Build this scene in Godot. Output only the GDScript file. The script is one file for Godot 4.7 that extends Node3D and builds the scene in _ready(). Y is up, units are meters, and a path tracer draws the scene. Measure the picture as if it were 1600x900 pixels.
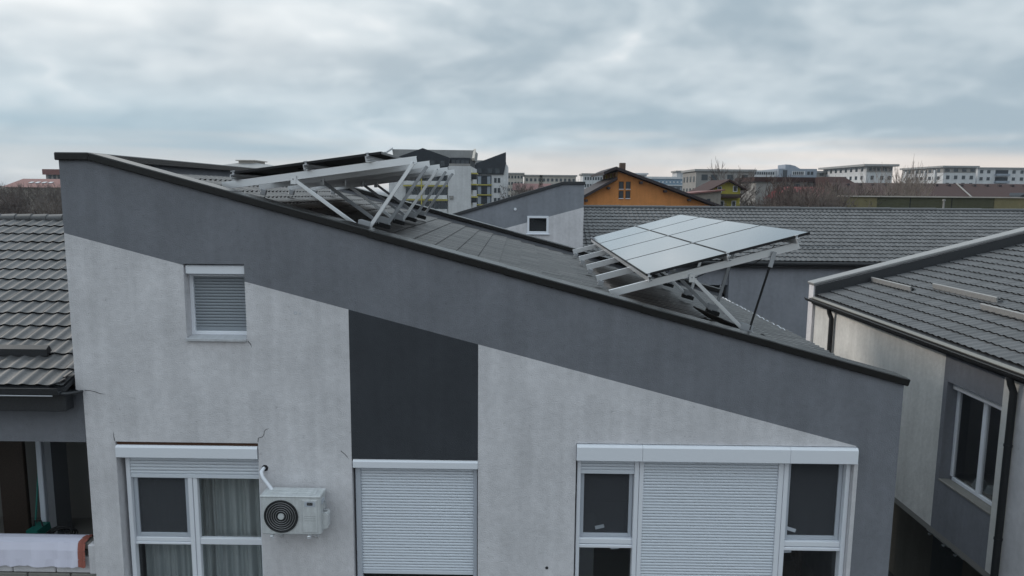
extends Node3D
# Sloped house with two solar racks on its roof, seen from a drone.

# ---------------------------------------------------------------- mesh builder
class MB:
	var v := PackedVector3Array()
	var n := PackedVector3Array()
	func tri(a: Vector3, b: Vector3, c: Vector3, na: Vector3, nb: Vector3, nc: Vector3) -> void:
		v.append(a); v.append(c); v.append(b)
		n.append(na); n.append(nc); n.append(nb)
	func quad(a: Vector3, b: Vector3, c: Vector3, d: Vector3) -> void:   # counter-clockwise from outside
		var k := (c - a).cross(d - b).normalized()
		tri(a, b, c, k, k, k); tri(a, c, d, k, k, k)
	func face(a: Vector3, b: Vector3, c: Vector3) -> void:
		var k := (b - a).cross(c - a).normalized()
		tri(a, b, c, k, k, k)
	func box(c: Vector3, s: Vector3, bs := Basis.IDENTITY) -> MB:
		return cbox(c, s, 0.0, bs)
	func span(a: Vector3, b: Vector3, bevel := 0.0) -> MB:
		return cbox((a + b) * 0.5, (b - a).abs(), bevel)
	func cbox(c: Vector3, s: Vector3, e := 0.0, bs := Basis.IDENTITY) -> MB:
		var h := s * 0.5
		e = minf(e, minf(h.x, minf(h.y, h.z)) * 0.9)
		for ax in 3:
			var u := (ax + 1) % 3
			var w := (ax + 2) % 3
			for sg: float in [-1.0, 1.0]:
				var q := []
				for k: Array in [[-1, -1], [1, -1], [1, 1], [-1, 1]]:
					var p := Vector3.ZERO
					p[ax] = sg * h[ax]; p[u] = k[0] * (h[u] - e); p[w] = k[1] * (h[w] - e)
					q.append(c + bs * p)
				if sg > 0: quad(q[0], q[1], q[2], q[3])
				else: quad(q[3], q[2], q[1], q[0])
		if e > 0.0:
			for ax in 3:
				var u := (ax + 1) % 3
				var w := (ax + 2) % 3
				for su: float in [-1.0, 1.0]:
					for sw: float in [-1.0, 1.0]:
						var q := []
						for k: Array in [[-1, 0], [1, 0], [1, 1], [-1, 1]]:
							var p := Vector3.ZERO
							p[ax] = k[0] * (h[ax] - e)
							p[u] = su * (h[u] - (e if k[1] == 1 else 0.0)); p[w] = sw * (h[w] - (0.0 if k[1] == 1 else e))
							q.append(c + bs * p)
						if su * sw > 0: quad(q[0], q[1], q[2], q[3])
						else: quad(q[3], q[2], q[1], q[0])
			for sx: float in [-1.0, 1.0]:
				for sy: float in [-1.0, 1.0]:
					for sz: float in [-1.0, 1.0]:
						var a := c + bs * Vector3(sx * h.x, sy * (h.y - e), sz * (h.z - e))
						var b := c + bs * Vector3(sx * (h.x - e), sy * h.y, sz * (h.z - e))
						var d := c + bs * Vector3(sx * (h.x - e), sy * (h.y - e), sz * h.z)
						if sx * sy * sz > 0: face(a, b, d)
						else: face(a, d, b)
		return self
	func bar(a: Vector3, b: Vector3, w: float, t: float, e := 0.0, up := Vector3.UP) -> MB:   # a beam from a to b: w along the side, t along up
		var z := (b - a).normalized()
		var x := up.cross(z).normalized()
		var y := z.cross(x)
		return cbox((a + b) * 0.5, Vector3(w, t, (b - a).length()), e, Basis(x, y, z))
	func prism(poly: PackedVector2Array, o: Vector3, ex: Vector3, ey: Vector3, out: Vector3) -> MB:   # polygon in the plane o, ex, ey pushed back from its face along out
		var p := poly
		if Geometry2D.is_polygon_clockwise(p):
			p = p.duplicate(); p.reverse()
		var id := Geometry2D.triangulate_polygon(p)
		var f := []
		for q in p: f.append(o + ex * q.x + ey * q.y)
		var right := ex.cross(ey).dot(out) < 0.0
		for i in range(0, id.size(), 3):
			var a: Vector3 = f[id[i]]; var b: Vector3 = f[id[i + 1]]; var c: Vector3 = f[id[i + 2]]
			if (b - a).cross(c - a).dot(out) > 0.0:
				var t := b
				b = c; c = t
			face(a, b, c); face(a + out, c + out, b + out)
		for i in f.size():
			var a: Vector3 = f[i]; var b: Vector3 = f[(i + 1) % f.size()]
			if right: quad(a, a + out, b + out, b)
			else: quad(a, b, b + out, a + out)
		return self
	func tube(pts: Array, rads: Array, sides: int, cap := true) -> MB:
		var rings := []
		var prev := Vector3.ZERO
		for i in pts.size():
			var d: Vector3 = (pts[mini(i + 1, pts.size() - 1)] - pts[maxi(i - 1, 0)]).normalized()
			var x := prev
			if i == 0:
				x = d.cross(Vector3(0.31, 0.17, 0.93)).normalized()
				if x.length() < 0.1: x = d.cross(Vector3.RIGHT).normalized()
			else:
				x = (x - d * x.dot(d)).normalized()
			prev = x
			var y := d.cross(x)
			var r := []
			for k in sides:
				var a := TAU * k / sides
				r.append([pts[i] + (x * cos(a) + y * sin(a)) * rads[i], x * cos(a) + y * sin(a)])
			rings.append(r)
		for i in pts.size() - 1:
			for k in sides:
				var a: Array = rings[i][k]; var b: Array = rings[i][(k + 1) % sides]
				var c: Array = rings[i + 1][(k + 1) % sides]; var d: Array = rings[i + 1][k]
				tri(a[0], b[0], c[0], a[1], b[1], c[1]); tri(a[0], c[0], d[0], a[1], c[1], d[1])
		if cap:
			for e in [0, pts.size() - 1]:
				for k in range(1, sides - 1):
					if e == 0: face(rings[e][0][0], rings[e][k + 1][0], rings[e][k][0])
					else: face(rings[e][0][0], rings[e][k][0], rings[e][k + 1][0])
		return self
	func disc(c: Vector3, axis: Vector3, r: float, t: float, sides := 24, r2 := -1.0) -> MB:   # a round plate whose front is c + axis * t
		var pts := [c, c + axis * t]
		return tube(pts, [r, r if r2 < 0 else r2], sides)
	func ring(c: Vector3, axis: Vector3, r: float, wire: float, sides := 28) -> MB:
		var x := axis.cross(Vector3(0.2, 1, 0.1)).normalized()
		var y := axis.cross(x)
		var pts := []
		var rr := []
		for k in sides + 1:
			var a := TAU * k / sides
			pts.append(c + (x * cos(a) + y * sin(a)) * r); rr.append(wire)
		return tube(pts, rr, 5, false)
	func add(m: MB, t: Transform3D) -> MB:
		for i in m.v.size():
			v.append(t * m.v[i]); n.append((t.basis * m.n[i]).normalized())
		return self
	func mesh() -> ArrayMesh:
		var a := []
		a.resize(Mesh.ARRAY_MAX)
		a[Mesh.ARRAY_VERTEX] = v; a[Mesh.ARRAY_NORMAL] = n
		var m := ArrayMesh.new()
		m.add_surface_from_arrays(Mesh.PRIMITIVE_TRIANGLES, a)
		return m

# ---------------------------------------------------------------- objects
var used := {}
var base_of := {}
func numbered(parent: Node, called: String) -> String:
	var key := str(parent.get_instance_id()) + called
	var k: int = used.get(key, 0)
	used[key] = k + 1
	return called if k == 0 else "%s_%03d" % [called, k]
func tag(o: Node, label: String, category: String, group := "") -> void:
	o.set_meta("label", label); o.set_meta("category", category)
	if group: o.set_meta("group", group)
func thing(called: String, label: String, category: String, at := Vector3.ZERO, group := "") -> Node3D:
	var o := Node3D.new()
	o.name = numbered(self, called)
	add_child(o)
	o.position = at
	base_of[o] = at
	tag(o, label, category, group)
	return o
func mi(parent: Node, called: String, mesh: Mesh, m: Material, t := Transform3D.IDENTITY) -> MeshInstance3D:
	var o := MeshInstance3D.new()
	o.name = numbered(parent, called)
	o.mesh = mesh
	o.material_override = m
	o.transform = t
	parent.add_child(o)
	return o
func part(parent: Node, called: String, b: MB, m: Material, label := "") -> MeshInstance3D:   # the vertices are in the world; the thing may stand anywhere
	var o := mi(parent, called, b.mesh(), m, Transform3D(Basis.IDENTITY, -base_of.get(parent, Vector3.ZERO)))
	if label: o.set_meta("label", label)
	return o
func piece(parent: Node, called: String, mesh: Mesh, m: Material, t: Transform3D) -> MeshInstance3D:
	return mi(parent, called, mesh, m, Transform3D(Basis.IDENTITY, -base_of.get(parent, Vector3.ZERO)) * t)
func solo(called: String, b: MB, m: Material, label: String, category: String, group := "") -> MeshInstance3D:
	var o := mi(self, called, b.mesh(), m)
	tag(o, label, category, group)
	return o
func structure(called: String, b: MB, m: Material) -> MeshInstance3D:
	var o := mi(self, called, b.mesh(), m)
	o.set_meta("kind", "structure")
	return o
func dup(o: Node3D, called: String, label: String, group: String, t: Transform3D) -> Node3D:
	var c: Node3D = o.duplicate()
	c.name = numbered(self, called)
	add_child(c)
	c.transform = t
	tag(c, label, o.get_meta("category"), group)
	return c

# ---------------------------------------------------------------- materials
var M := {}
var tex_mottle: ImageTexture
var tex_grain: ImageTexture
var tex_bump: ImageTexture
func noise(seed_: int, f: float, oct := 4) -> FastNoiseLite:
	var q := FastNoiseLite.new()
	q.seed = seed_; q.frequency = f; q.noise_type = FastNoiseLite.TYPE_SIMPLEX_SMOOTH
	q.fractal_type = FastNoiseLite.FRACTAL_FBM; q.fractal_octaves = oct
	return q
func bytes(seed_: int, f: float, w: int, h: int, s: int, oct := 4) -> PackedByteArray:
	var im := noise(seed_, f, oct).get_seamless_image(w, h)
	im.convert(Image.FORMAT_L8)
	if w != s or h != s: im.resize(s, s, Image.INTERPOLATE_CUBIC)
	return im.get_data()
func make_textures() -> void:
	var s := 1024
	var a := bytes(3, 0.004, s, s, s)          # broad cloudiness
	var b := bytes(5, 0.03, s, s, s)           # hand-sized mottling
	var g := bytes(7, 0.25, s, s, s, 2)        # grain
	var d := bytes(9, 0.02, s, 64, s)          # runs drawn out downwards
	var spots := bytes(11, 0.06, s, s, s, 2)
	var out := PackedByteArray(); out.resize(s * s)
	var gr := PackedByteArray(); gr.resize(s * s)
	var hb := PackedByteArray(); hb.resize(s * s)
	for i in s * s:
		var k := 0.9 + (a[i] - 128) * 0.0003 + (b[i] - 128) * 0.00022 + (g[i] - 128) * 0.0003 + (d[i] - 128) * 0.00022
		if spots[i] > 205: k -= (spots[i] - 205) * 0.002
		out[i] = clampi(int(k * 255.0), 0, 255)
		gr[i] = clampi(int((0.88 + (g[i] - 128) * 0.0011 + (b[i] - 128) * 0.0009) * 255.0), 0, 255)
		hb[i] = clampi((g[i] * 5 + b[i] * 3) / 8, 0, 255)
	tex_mottle = ImageTexture.create_from_image(Image.create_from_data(s, s, false, Image.FORMAT_L8, out))
	tex_grain = ImageTexture.create_from_image(Image.create_from_data(s, s, false, Image.FORMAT_L8, gr))
	var nm := Image.create_from_data(s, s, false, Image.FORMAT_L8, hb)
	nm.convert(Image.FORMAT_RGBA8)
	nm.bump_map_to_normal_map(3.0)
	tex_bump = ImageTexture.create_from_image(nm)
func lin(r: float, g: float, b: float) -> Color:
	return Color(r, g, b).linear_to_srgb()
func mat(c: Color, rough := 0.8, metal := 0.0, tex: Texture2D = null, per_metre := 0.2, bump := 0.0) -> StandardMaterial3D:
	var m := StandardMaterial3D.new()
	m.albedo_color = c; m.roughness = rough; m.metallic = metal
	if tex:
		m.albedo_texture = tex
		m.uv1_triplanar = true; m.uv1_world_triplanar = true
		m.uv1_scale = Vector3.ONE * per_metre
		if bump > 0.0:
			m.normal_enabled = true; m.normal_texture = tex_bump; m.normal_scale = bump
	return m
func make_materials() -> void:
	M.white_stucco = mat(lin(0.745, 0.73, 0.755), 0.95, 0, tex_mottle, 0.22, 0.6)
	M.grey_stucco = mat(lin(0.215, 0.224, 0.252), 0.95, 0, tex_mottle, 0.22, 0.6)
	M.charcoal_stucco = mat(lin(0.05, 0.055, 0.065), 0.95, 0, tex_mottle, 0.22, 0.5)
	M.beige_stucco = mat(lin(0.76, 0.75, 0.725), 0.95, 0, tex_mottle, 0.26, 0.8)
	M.far_grey_stucco = mat(lin(0.27, 0.285, 0.32), 0.95, 0, tex_mottle, 0.15, 0.3)
	M.dark_metal = mat(lin(0.035, 0.037, 0.042), 0.5, 0, tex_grain, 0.7)
	M.cap_metal = mat(lin(0.014, 0.0135, 0.0135), 0.27)
	M.cap_metal.metallic_specular = 0.4
	M.black_metal = mat(lin(0.01, 0.011, 0.013), 0.7)
	M.pale_cap = mat(lin(0.3, 0.3, 0.3), 0.55, 0, tex_grain, 0.7)
	M.flashing = mat(lin(0.26, 0.25, 0.23), 0.7, 0, tex_mottle, 0.9)
	M.tiles = []
	for k: float in [0.84, 1.0, 1.13]:
		M.tiles.append(mat(lin(0.1 * k, 0.1 * k, 0.104 * k), 0.52, 0, tex_grain, 0.9))
	M.brown_tiles = []
	for k: float in [0.7, 1.0, 1.35]:
		M.brown_tiles.append(mat(lin(0.062 * k, 0.057 * k, 0.055 * k), 0.3, 0, tex_mottle, 0.6))
	M.pvc = mat(lin(0.72, 0.74, 0.79), 0.45)
	M.pvc_grey = mat(lin(0.42, 0.45, 0.5), 0.5)
	M.slat = mat(lin(0.62, 0.655, 0.71), 0.5)
	M.slat_grey = mat(lin(0.25, 0.275, 0.305), 0.55)
	M.sill = mat(lin(0.6, 0.61, 0.64), 0.5, 0, tex_mottle, 0.8)
	M.gap = mat(lin(0.012, 0.012, 0.014), 0.9)
	M.foam = mat(lin(0.1, 0.045, 0.025), 0.95, 0, tex_grain, 1.5)
	var gl := mat(Color(0.1, 0.13, 0.15, 0.12), 0.02)
	gl.transparency = BaseMaterial3D.TRANSPARENCY_ALPHA
	M.glass = gl
	M.insect_screen = mat(Color(0.27, 0.28, 0.3, 0.62), 0.9)
	M.insect_screen.transparency = BaseMaterial3D.TRANSPARENCY_ALPHA
	M.mesh_screen = mat(lin(0.03, 0.032, 0.035), 0.9)
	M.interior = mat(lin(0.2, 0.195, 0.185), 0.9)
	M.curtain = mat(lin(0.46, 0.51, 0.52), 0.9)
	M.curtain.backlight_enabled = true
	M.curtain.backlight = Color(0.06, 0.065, 0.065)
	M.alu = mat(lin(0.8, 0.81, 0.83), 0.32, 0.7)
	M.alu_dull = mat(lin(0.36, 0.37, 0.39), 0.45, 0.4)
	M.pv_glass = mat(lin(0.02, 0.023, 0.034), 0.12)
	M.pv_glass.metallic_specular = 1.0
	M.pv_glass.clearcoat_enabled = true
	M.pv_glass.clearcoat = 1.0
	M.pv_glass.clearcoat_roughness = 0.08
	M.pv_frame = mat(lin(0.012, 0.012, 0.014), 0.4, 0.3)
	M.pv_back = mat(lin(0.025, 0.025, 0.026), 0.6)
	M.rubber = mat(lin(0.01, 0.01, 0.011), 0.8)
	M.ac_paint = mat(lin(0.66, 0.68, 0.69), 0.5, 0, tex_mottle, 1.1)
	M.ac_dark = mat(lin(0.02, 0.021, 0.023), 0.6)
	M.ac_wire = mat(lin(0.28, 0.28, 0.29), 0.4, 0.4)
	M.white_cloth = mat(lin(0.66, 0.65, 0.76), 0.95)
	M.orange_cloth = mat(lin(0.3, 0.1, 0.075), 0.95)
	M.green = mat(lin(0.01, 0.12, 0.1), 0.5)
	M.brown_wood = mat(lin(0.06, 0.04, 0.03), 0.7, 0, tex_grain, 1.0)
	M.asphalt = mat(lin(0.05, 0.05, 0.052), 0.95, 0, tex_mottle, 0.4)
	M.ground = mat(lin(0.075, 0.065, 0.05), 0.98, 0, tex_mottle, 0.05)
	M.bark = mat(lin(0.06, 0.048, 0.043), 0.95)
	M.twig = mat(lin(0.07, 0.052, 0.047), 0.95)
	M.grey_bark = mat(lin(0.17, 0.15, 0.13), 0.95)
	M.grey_twig = mat(lin(0.12, 0.1, 0.09), 0.95)
	M.birch = mat(lin(0.36, 0.34, 0.31), 0.9, 0, tex_mottle, 1.0)
	M.pale_twig = mat(lin(0.2, 0.165, 0.145), 0.95)
	M.needles = mat(lin(0.016, 0.025, 0.02), 0.95)
	# distant buildings
	M.far_white = mat(lin(0.62, 0.63, 0.65), 0.9, 0, tex_mottle, 0.06)
	M.far_warm = mat(lin(0.5, 0.46, 0.41), 0.9, 0, tex_mottle, 0.06)
	M.far_blue = mat(lin(0.3, 0.34, 0.4), 0.9, 0, tex_mottle, 0.06)
	M.far_bluegreen = mat(lin(0.09, 0.13, 0.17), 0.85)
	M.far_mid = mat(lin(0.3, 0.29, 0.28), 0.9, 0, tex_mottle, 0.06)
	M.far_dark = mat(lin(0.014, 0.018, 0.026), 0.8, 0, tex_mottle, 0.1)
	M.far_glass = mat(lin(0.035, 0.042, 0.05), 0.25)
	M.far_roof = mat(lin(0.33, 0.33, 0.33), 0.85, 0, tex_mottle, 0.1)
	M.far_maroon = mat(lin(0.05, 0.021, 0.018), 0.95, 0, tex_mottle, 0.3)
	M.far_red = mat(lin(0.22, 0.03, 0.032), 0.7, 0, tex_mottle, 0.3)
	M.far_pinkred = mat(lin(0.22, 0.1, 0.09), 0.8, 0, tex_mottle, 0.2)
	M.yellow_trim = mat(lin(0.4, 0.35, 0.07), 0.7)
	M.yellow_wall = mat(lin(0.46, 0.4, 0.07), 0.9, 0, tex_mottle, 0.15)
	M.orange_wall = mat(lin(0.66, 0.27, 0.085), 0.95, 0, tex_mottle, 0.15)
	M.plum_roof = mat(lin(0.035, 0.024, 0.028), 0.7, 0, tex_grain, 0.5)
	M.larch = mat(lin(0.45, 0.26, 0.12), 0.8, 0, tex_grain, 0.5)
	M.olive_wall = mat(lin(0.22, 0.19, 0.1), 0.95, 0, tex_mottle, 0.1)
	M.olive_dark = mat(lin(0.085, 0.085, 0.05), 0.95, 0, tex_mottle, 0.1)
	M.stone = mat(lin(0.3, 0.28, 0.25), 0.95, 0, tex_mottle, 0.35, 1.0)

# ---------------------------------------------------------------- sky
func sky_panorama() -> Image:
	var w := 2048
	var h := 1024
	var big := noise(21, 0.7, 5)
	var fine := noise(23, 2.1, 6)
	var long := noise(29, 0.8, 4)
	var breaks := noise(31, 0.5, 4)
	var px := PackedFloat32Array()
	px.resize(w * h * 3)
	var at := 0
	for j in h:
		var th := PI * (j + 0.5) / h
		var y := cos(th)
		var r := sin(th)
		for i in w:
			var ph := TAU * (i + 0.5) / w
			var x := sin(ph) * r
			var z := -cos(ph) * r
			var c := Vector3(0.1, 0.095, 0.085)
			if y > -0.02:
				var up := maxf(y, 0.0)
				var s := 1.0 / (up + 0.2)
				var wp := breaks.get_noise_2d(x * s * 1.3 - 7.0, z * s * 1.3) * 0.55
				var a := big.get_noise_2d(x * s * 0.8 + 3.0 + wp, z * s * 1.1 + 5.0 - wp)
				var el := asin(clampf(y, -1.0, 1.0))
				var b := fine.get_noise_2d(x * s * 0.85 + wp, z * s * 1.2) * 0.5 + fine.get_noise_3d(x * 2.9 + wp, el * 5.2 + wp * 0.6, z * 2.9) * 0.75 + fine.get_noise_3d(x * 8.0 - wp, el * 13.0 + wp, z * 8.0) * 0.3
				var t := clampf(0.5 + a * 0.9 + b * 0.5, 0.0, 1.0)
				t = t * t * (3.0 - 2.0 * t)
				c = Vector3(0.335, 0.415, 0.475).lerp(Vector3(0.57, 0.635, 0.675), t)
				c = c.lerp(Vector3(0.8, 0.81, 0.82), smoothstep(0.2, 0.62, a * 0.7 + b * 0.5) * 0.75)
				# cool veil low over the left, warm clear band along the horizon to the right
				var az := atan2(x, -z)
				var veil := smoothstep(0.0, 0.03, up) * (1.0 - smoothstep(0.08, 0.17, up)) * (0.5 - 0.5 * sin(az * 1.3 + 0.15))
				c = c.lerp(Vector3(0.355, 0.475, 0.55), veil * 0.85)
				var st := long.get_noise_2d(az * 2.2, y * 46.0)
				var band := (1.0 - smoothstep(0.018 + st * 0.02, 0.085 + st * 0.04, up)) * clampf(0.55 + 0.5 * sin(az * 1.1 + 0.35), 0.25, 1.0)
				c = c.lerp(Vector3(0.75, 0.665, 0.6), band * 0.85)
				# thin cloud where the light comes through, towards the sun
				var toward := exp(-pow((az + 0.62) / 0.36, 2.0) - pow((asin(clampf(y, -1, 1)) - 0.34) / 0.14, 2.0))
				var q := clampf(breaks.get_noise_2d(x * s * 1.5, z * s * 2.3) * 1.6 + 0.62, 0.0, 1.0)
				c = c.lerp(Vector3(1.15, 1.13, 1.1), clampf(toward * (0.35 + q) * 1.05, 0.0, 0.95))
				c *= 1.0 + 1.1 * smoothstep(0.2, 0.9, up)
				if y < 0.0: c = c.lerp(Vector3(0.1, 0.095, 0.085), -y / 0.02)
			px[at] = c.x; px[at + 1] = c.y; px[at + 2] = c.z
			at += 3
	return Image.create_from_data(w, h, false, Image.FORMAT_RGBF, px.to_byte_array())

# ---------------------------------------------------------------- tiled roofs
func tile_builder(p: float, c: float, amp: float, step: float) -> MB:   # one pressed tile: a wave across, rising to its lower lip; up the slope is -z
	var b := MB.new()
	var seg := 8
	var low := []
	var top := []
	var nn := []
	for k in seg + 1:
		var t := float(k) / seg
		var wv := pow(0.5 + 0.5 * cos(TAU * (t - 0.35)), 1.7)
		var dw := (pow(0.5 + 0.5 * cos(TAU * (t + 0.01 - 0.35)), 1.7) - pow(0.5 + 0.5 * cos(TAU * (t - 0.01 - 0.35)), 1.7)) / (0.02 * p)
		low.append(Vector3(t * p, amp * wv + step, 0.012 * wv)); top.append(Vector3(t * p, amp * wv, -c + 0.012 * wv))
		nn.append(Vector3(-amp * dw, 1.0, -step / c).normalized())
	for k in seg:
		b.tri(low[k], low[k + 1], top[k + 1], nn[k], nn[k + 1], nn[k + 1])
		b.tri(low[k], top[k + 1], top[k], nn[k], nn[k + 1], nn[k])
		var d := Vector3(0, -step - 0.006, -0.034)
		b.quad(low[k] + d, low[k + 1] + d, low[k + 1], low[k])
	return b
func tile_roof(roof: Node3D, o: Vector3, u: Vector3, v: Vector3, nu: int, nv: int, p: float, c: float, mats: Array, nearest: Vector3, amp := 0.027, step := 0.025) -> void:
	var nrm := v.cross(u).normalized()
	if nrm.y < 0: nrm = -nrm
	var bs := Basis(u, nrm, u.cross(nrm))
	var tb := tile_builder(p, c, amp, step)
	var mesh := tb.mesh()
	var all := []
	for j in nv:
		for i in nu:
			var q := o + u * (i * p) + v * (j * c)
			all.append([q.distance_to(nearest), q])
	all.sort_custom(func(a, b): return a[0] < b[0])
	var rng := RandomNumberGenerator.new()
	rng.seed = 77
	var rest := []
	for k in all.size():
		var t := Transform3D(bs, all[k][1] + nrm * rng.randf_range(-0.0025, 0.0025)).rotated_local(Vector3.UP, rng.randf_range(-0.006, 0.006))
		if k < 300: mi(roof, "tile", mesh, mats[rng.randi() % mats.size()], t)
		else: rest.append(t)
	if rest:
		for g in 3:
			var mm := MultiMesh.new()
			mm.transform_format = MultiMesh.TRANSFORM_3D
			mm.mesh = mesh
			var own := []
			for k in rest.size():
				if (k * 7 + k / 5) % 3 == g: own.append(rest[k])
			mm.instance_count = own.size()
			for k in own.size(): mm.set_instance_transform(k, own[k])
			var o2 := MultiMeshInstance3D.new()
			o2.name = numbered(roof, "further_tiles")
			o2.multimesh = mm
			o2.material_override = mats[g]
			o2.set_meta("kind", "stuff")
			roof.add_child(o2)

# ---------------------------------------------------------------- windows of the near house
var slat_mesh := {}
func slats(win: Node3D, x0: float, x1: float, y1: float, y0: float, z: float, pitch: float, m: Material) -> void:   # roller shutter let down from y1 to y0
	var key := "%.3f %.3f" % [x1 - x0, pitch]
	if not slat_mesh.has(key):
		var b := MB.new()
		var w := x1 - x0
		var prof := [Vector2(0, -0.006), Vector2(0.09, -0.001), Vector2(0.3, 0.005), Vector2(0.55, 0.0065), Vector2(0.8, 0.003), Vector2(0.9, -0.003), Vector2(0.95, -0.014), Vector2(1, -0.014)]
		for k in prof.size() - 1:
			var a: Vector2 = prof[k]; var d: Vector2 = prof[k + 1]
			b.quad(Vector3(0, a.x * pitch, a.y), Vector3(w, a.x * pitch, a.y), Vector3(w, d.x * pitch, d.y), Vector3(0, d.x * pitch, d.y))
		slat_mesh[key] = b.mesh()
	var k := 0
	var y := y1 - pitch
	while y > y0 + 0.03:
		mi(win, "slat", slat_mesh[key], m, Transform3D(Basis.IDENTITY, Vector3(x0, y, z)))
		y -= pitch
		k += 1
	part(win, "bottom_bar", MB.new().span(Vector3(x0, y + pitch - 0.055, z - 0.008), Vector3(x1, y + pitch, z + 0.008), 0.004), m)
func curtain(win: Node3D, x0: float, x1: float, y0: float, y1: float, z: float, seed_: int) -> void:
	var b := MB.new()
	var nz := noise(seed_, 2.2, 3)
	var cols := int((x1 - x0) / 0.012)
	var prev := Vector3.ZERO
	var prevn := Vector3.ZERO
	for i in cols + 1:
		var x := lerpf(x0, x1, float(i) / cols)
		var f := func(xx: float) -> float: return z + 0.045 * sin(xx * 25.0 + 7.0 * nz.get_noise_1d(xx * 1.6)) + 0.012 * sin(xx * 71.0) + 0.02 * nz.get_noise_1d(xx * 5.0)
		var p := Vector3(x, 0, f.call(x))
		var nn := Vector3(-(f.call(x + 0.004) - f.call(x - 0.004)) / 0.008, 0, 1).normalized()
		if i > 0:
			var lo := Vector3(0, y0, 0)
			var hi := Vector3(0, y1, 0)
			b.tri(prev + lo, p + lo, p + hi, prevn, nn, nn); b.tri(prev + lo, p + hi, prev + hi, prevn, nn, prevn)
		prev = p; prevn = nn
	part(win, "curtain", b, M.curtain)
func pane(win: Node3D, x0: float, x1: float, y0: float, y1: float, z: float) -> void:
	part(win, "pane", MB.new().span(Vector3(x0, y0, z - 0.004), Vector3(x1, y1, z + 0.004)), M.glass)
func sash(b: MB, x0: float, x1: float, y0: float, y1: float, z0: float, z1: float, w: float) -> void:   # four bars of a frame
	b.span(Vector3(x0, y0, z0), Vector3(x0 + w, y1, z1), 0.005)
	b.span(Vector3(x1 - w, y0, z0), Vector3(x1, y1, z1), 0.005)
	b.span(Vector3(x0 + w, y0, z0), Vector3(x1 - w, y0 + w, z1 - 0.002), 0.005)
	b.span(Vector3(x0 + w, y1 - w, z0), Vector3(x1 - w, y1, z1 - 0.002), 0.005)

# ================================================================ the scene
func _ready() -> void:
	var cam := Camera3D.new()
	cam.name = "camera"
	cam.fov = 44.14
	cam.near = 0.1
	cam.far = 6000.0
	cam.position = Vector3(0, 9.2, 9.3)
	cam.rotation_degrees = Vector3(-7.63, 0.67, 0.5)
	add_child(cam)
	cam.current = true
	make_textures()
	make_materials()
	var sm := PanoramaSkyMaterial.new()
	sm.panorama = ImageTexture.create_from_image(sky_panorama())
	var sky := Sky.new()
	sky.sky_material = sm
	var env := Environment.new()
	env.background_mode = Environment.BG_SKY
	env.sky = sky
	env.tonemap_mode = Environment.TONE_MAPPER_LINEAR
	env.tonemap_exposure = 1.17
	env.sdfgi_enabled = true
	env.ssao_enabled = true
	env.ssil_enabled = true
	env.fog_enabled = true
	env.fog_density = 0.00016
	env.fog_light_color = Color(0.8, 0.85, 0.9)
	var we := WorldEnvironment.new()
	we.name = "world_environment"
	we.environment = env
	add_child(we)
	var sun := DirectionalLight3D.new()
	sun.name = "sun"
	sun.light_energy = 0.5
	sun.light_color = Color(1.0, 0.96, 0.91)
	sun.light_angular_distance = 14.0
	sun.shadow_enabled = true
	sun.look_at_from_position(Vector3(-6.6, 4.0, -2.2), Vector3.ZERO)
	add_child(sun)

	build_ground()
	build_main_house()
	build_left_link()
	build_back_gable()
	build_back_link()
	build_right_house()
	build_far_town()
	build_trees()
	build_solar()
	build_air_conditioner()
	build_terrace_things()
	build_small_things()
	build_room_things()

func build_ground() -> void:
	structure("ground", MB.new().span(Vector3(-2500, -0.5, -4000), Vector3(2500, 0, 200)), M.ground)
	structure("alley_pavement", MB.new().span(Vector3(-14, -0.1, -24), Vector3(30, 0.02, 8)), M.asphalt)

# ---------------------------------------------------------------- main house
func top_of(x: float) -> float: return 9.67 - 0.267 * maxf(x + 5.606, 0.0)
func band_of(x: float) -> float: return 8.617 - 0.2624 * (x + 5.995)
func rect(x0: float, y0: float, x1: float, y1: float) -> PackedVector2Array:
	return PackedVector2Array([Vector2(x0, y0), Vector2(x1, y0), Vector2(x1, y1), Vector2(x0, y1)])
func cut(p: PackedVector2Array, holes: Array) -> PackedVector2Array:
	for h: PackedVector2Array in holes:
		var r := Geometry2D.clip_polygons(p, h)
		p = r[0]
	return p
func wall(parent: Node, called: String, p: PackedVector2Array, m: Material, z := 0.0, t := 0.3, label := "") -> MeshInstance3D:
	return part(parent, called, MB.new().prism(p, Vector3(0, 0, z), Vector3.RIGHT, Vector3.UP, Vector3(0, 0, -t)), m, label)

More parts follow.
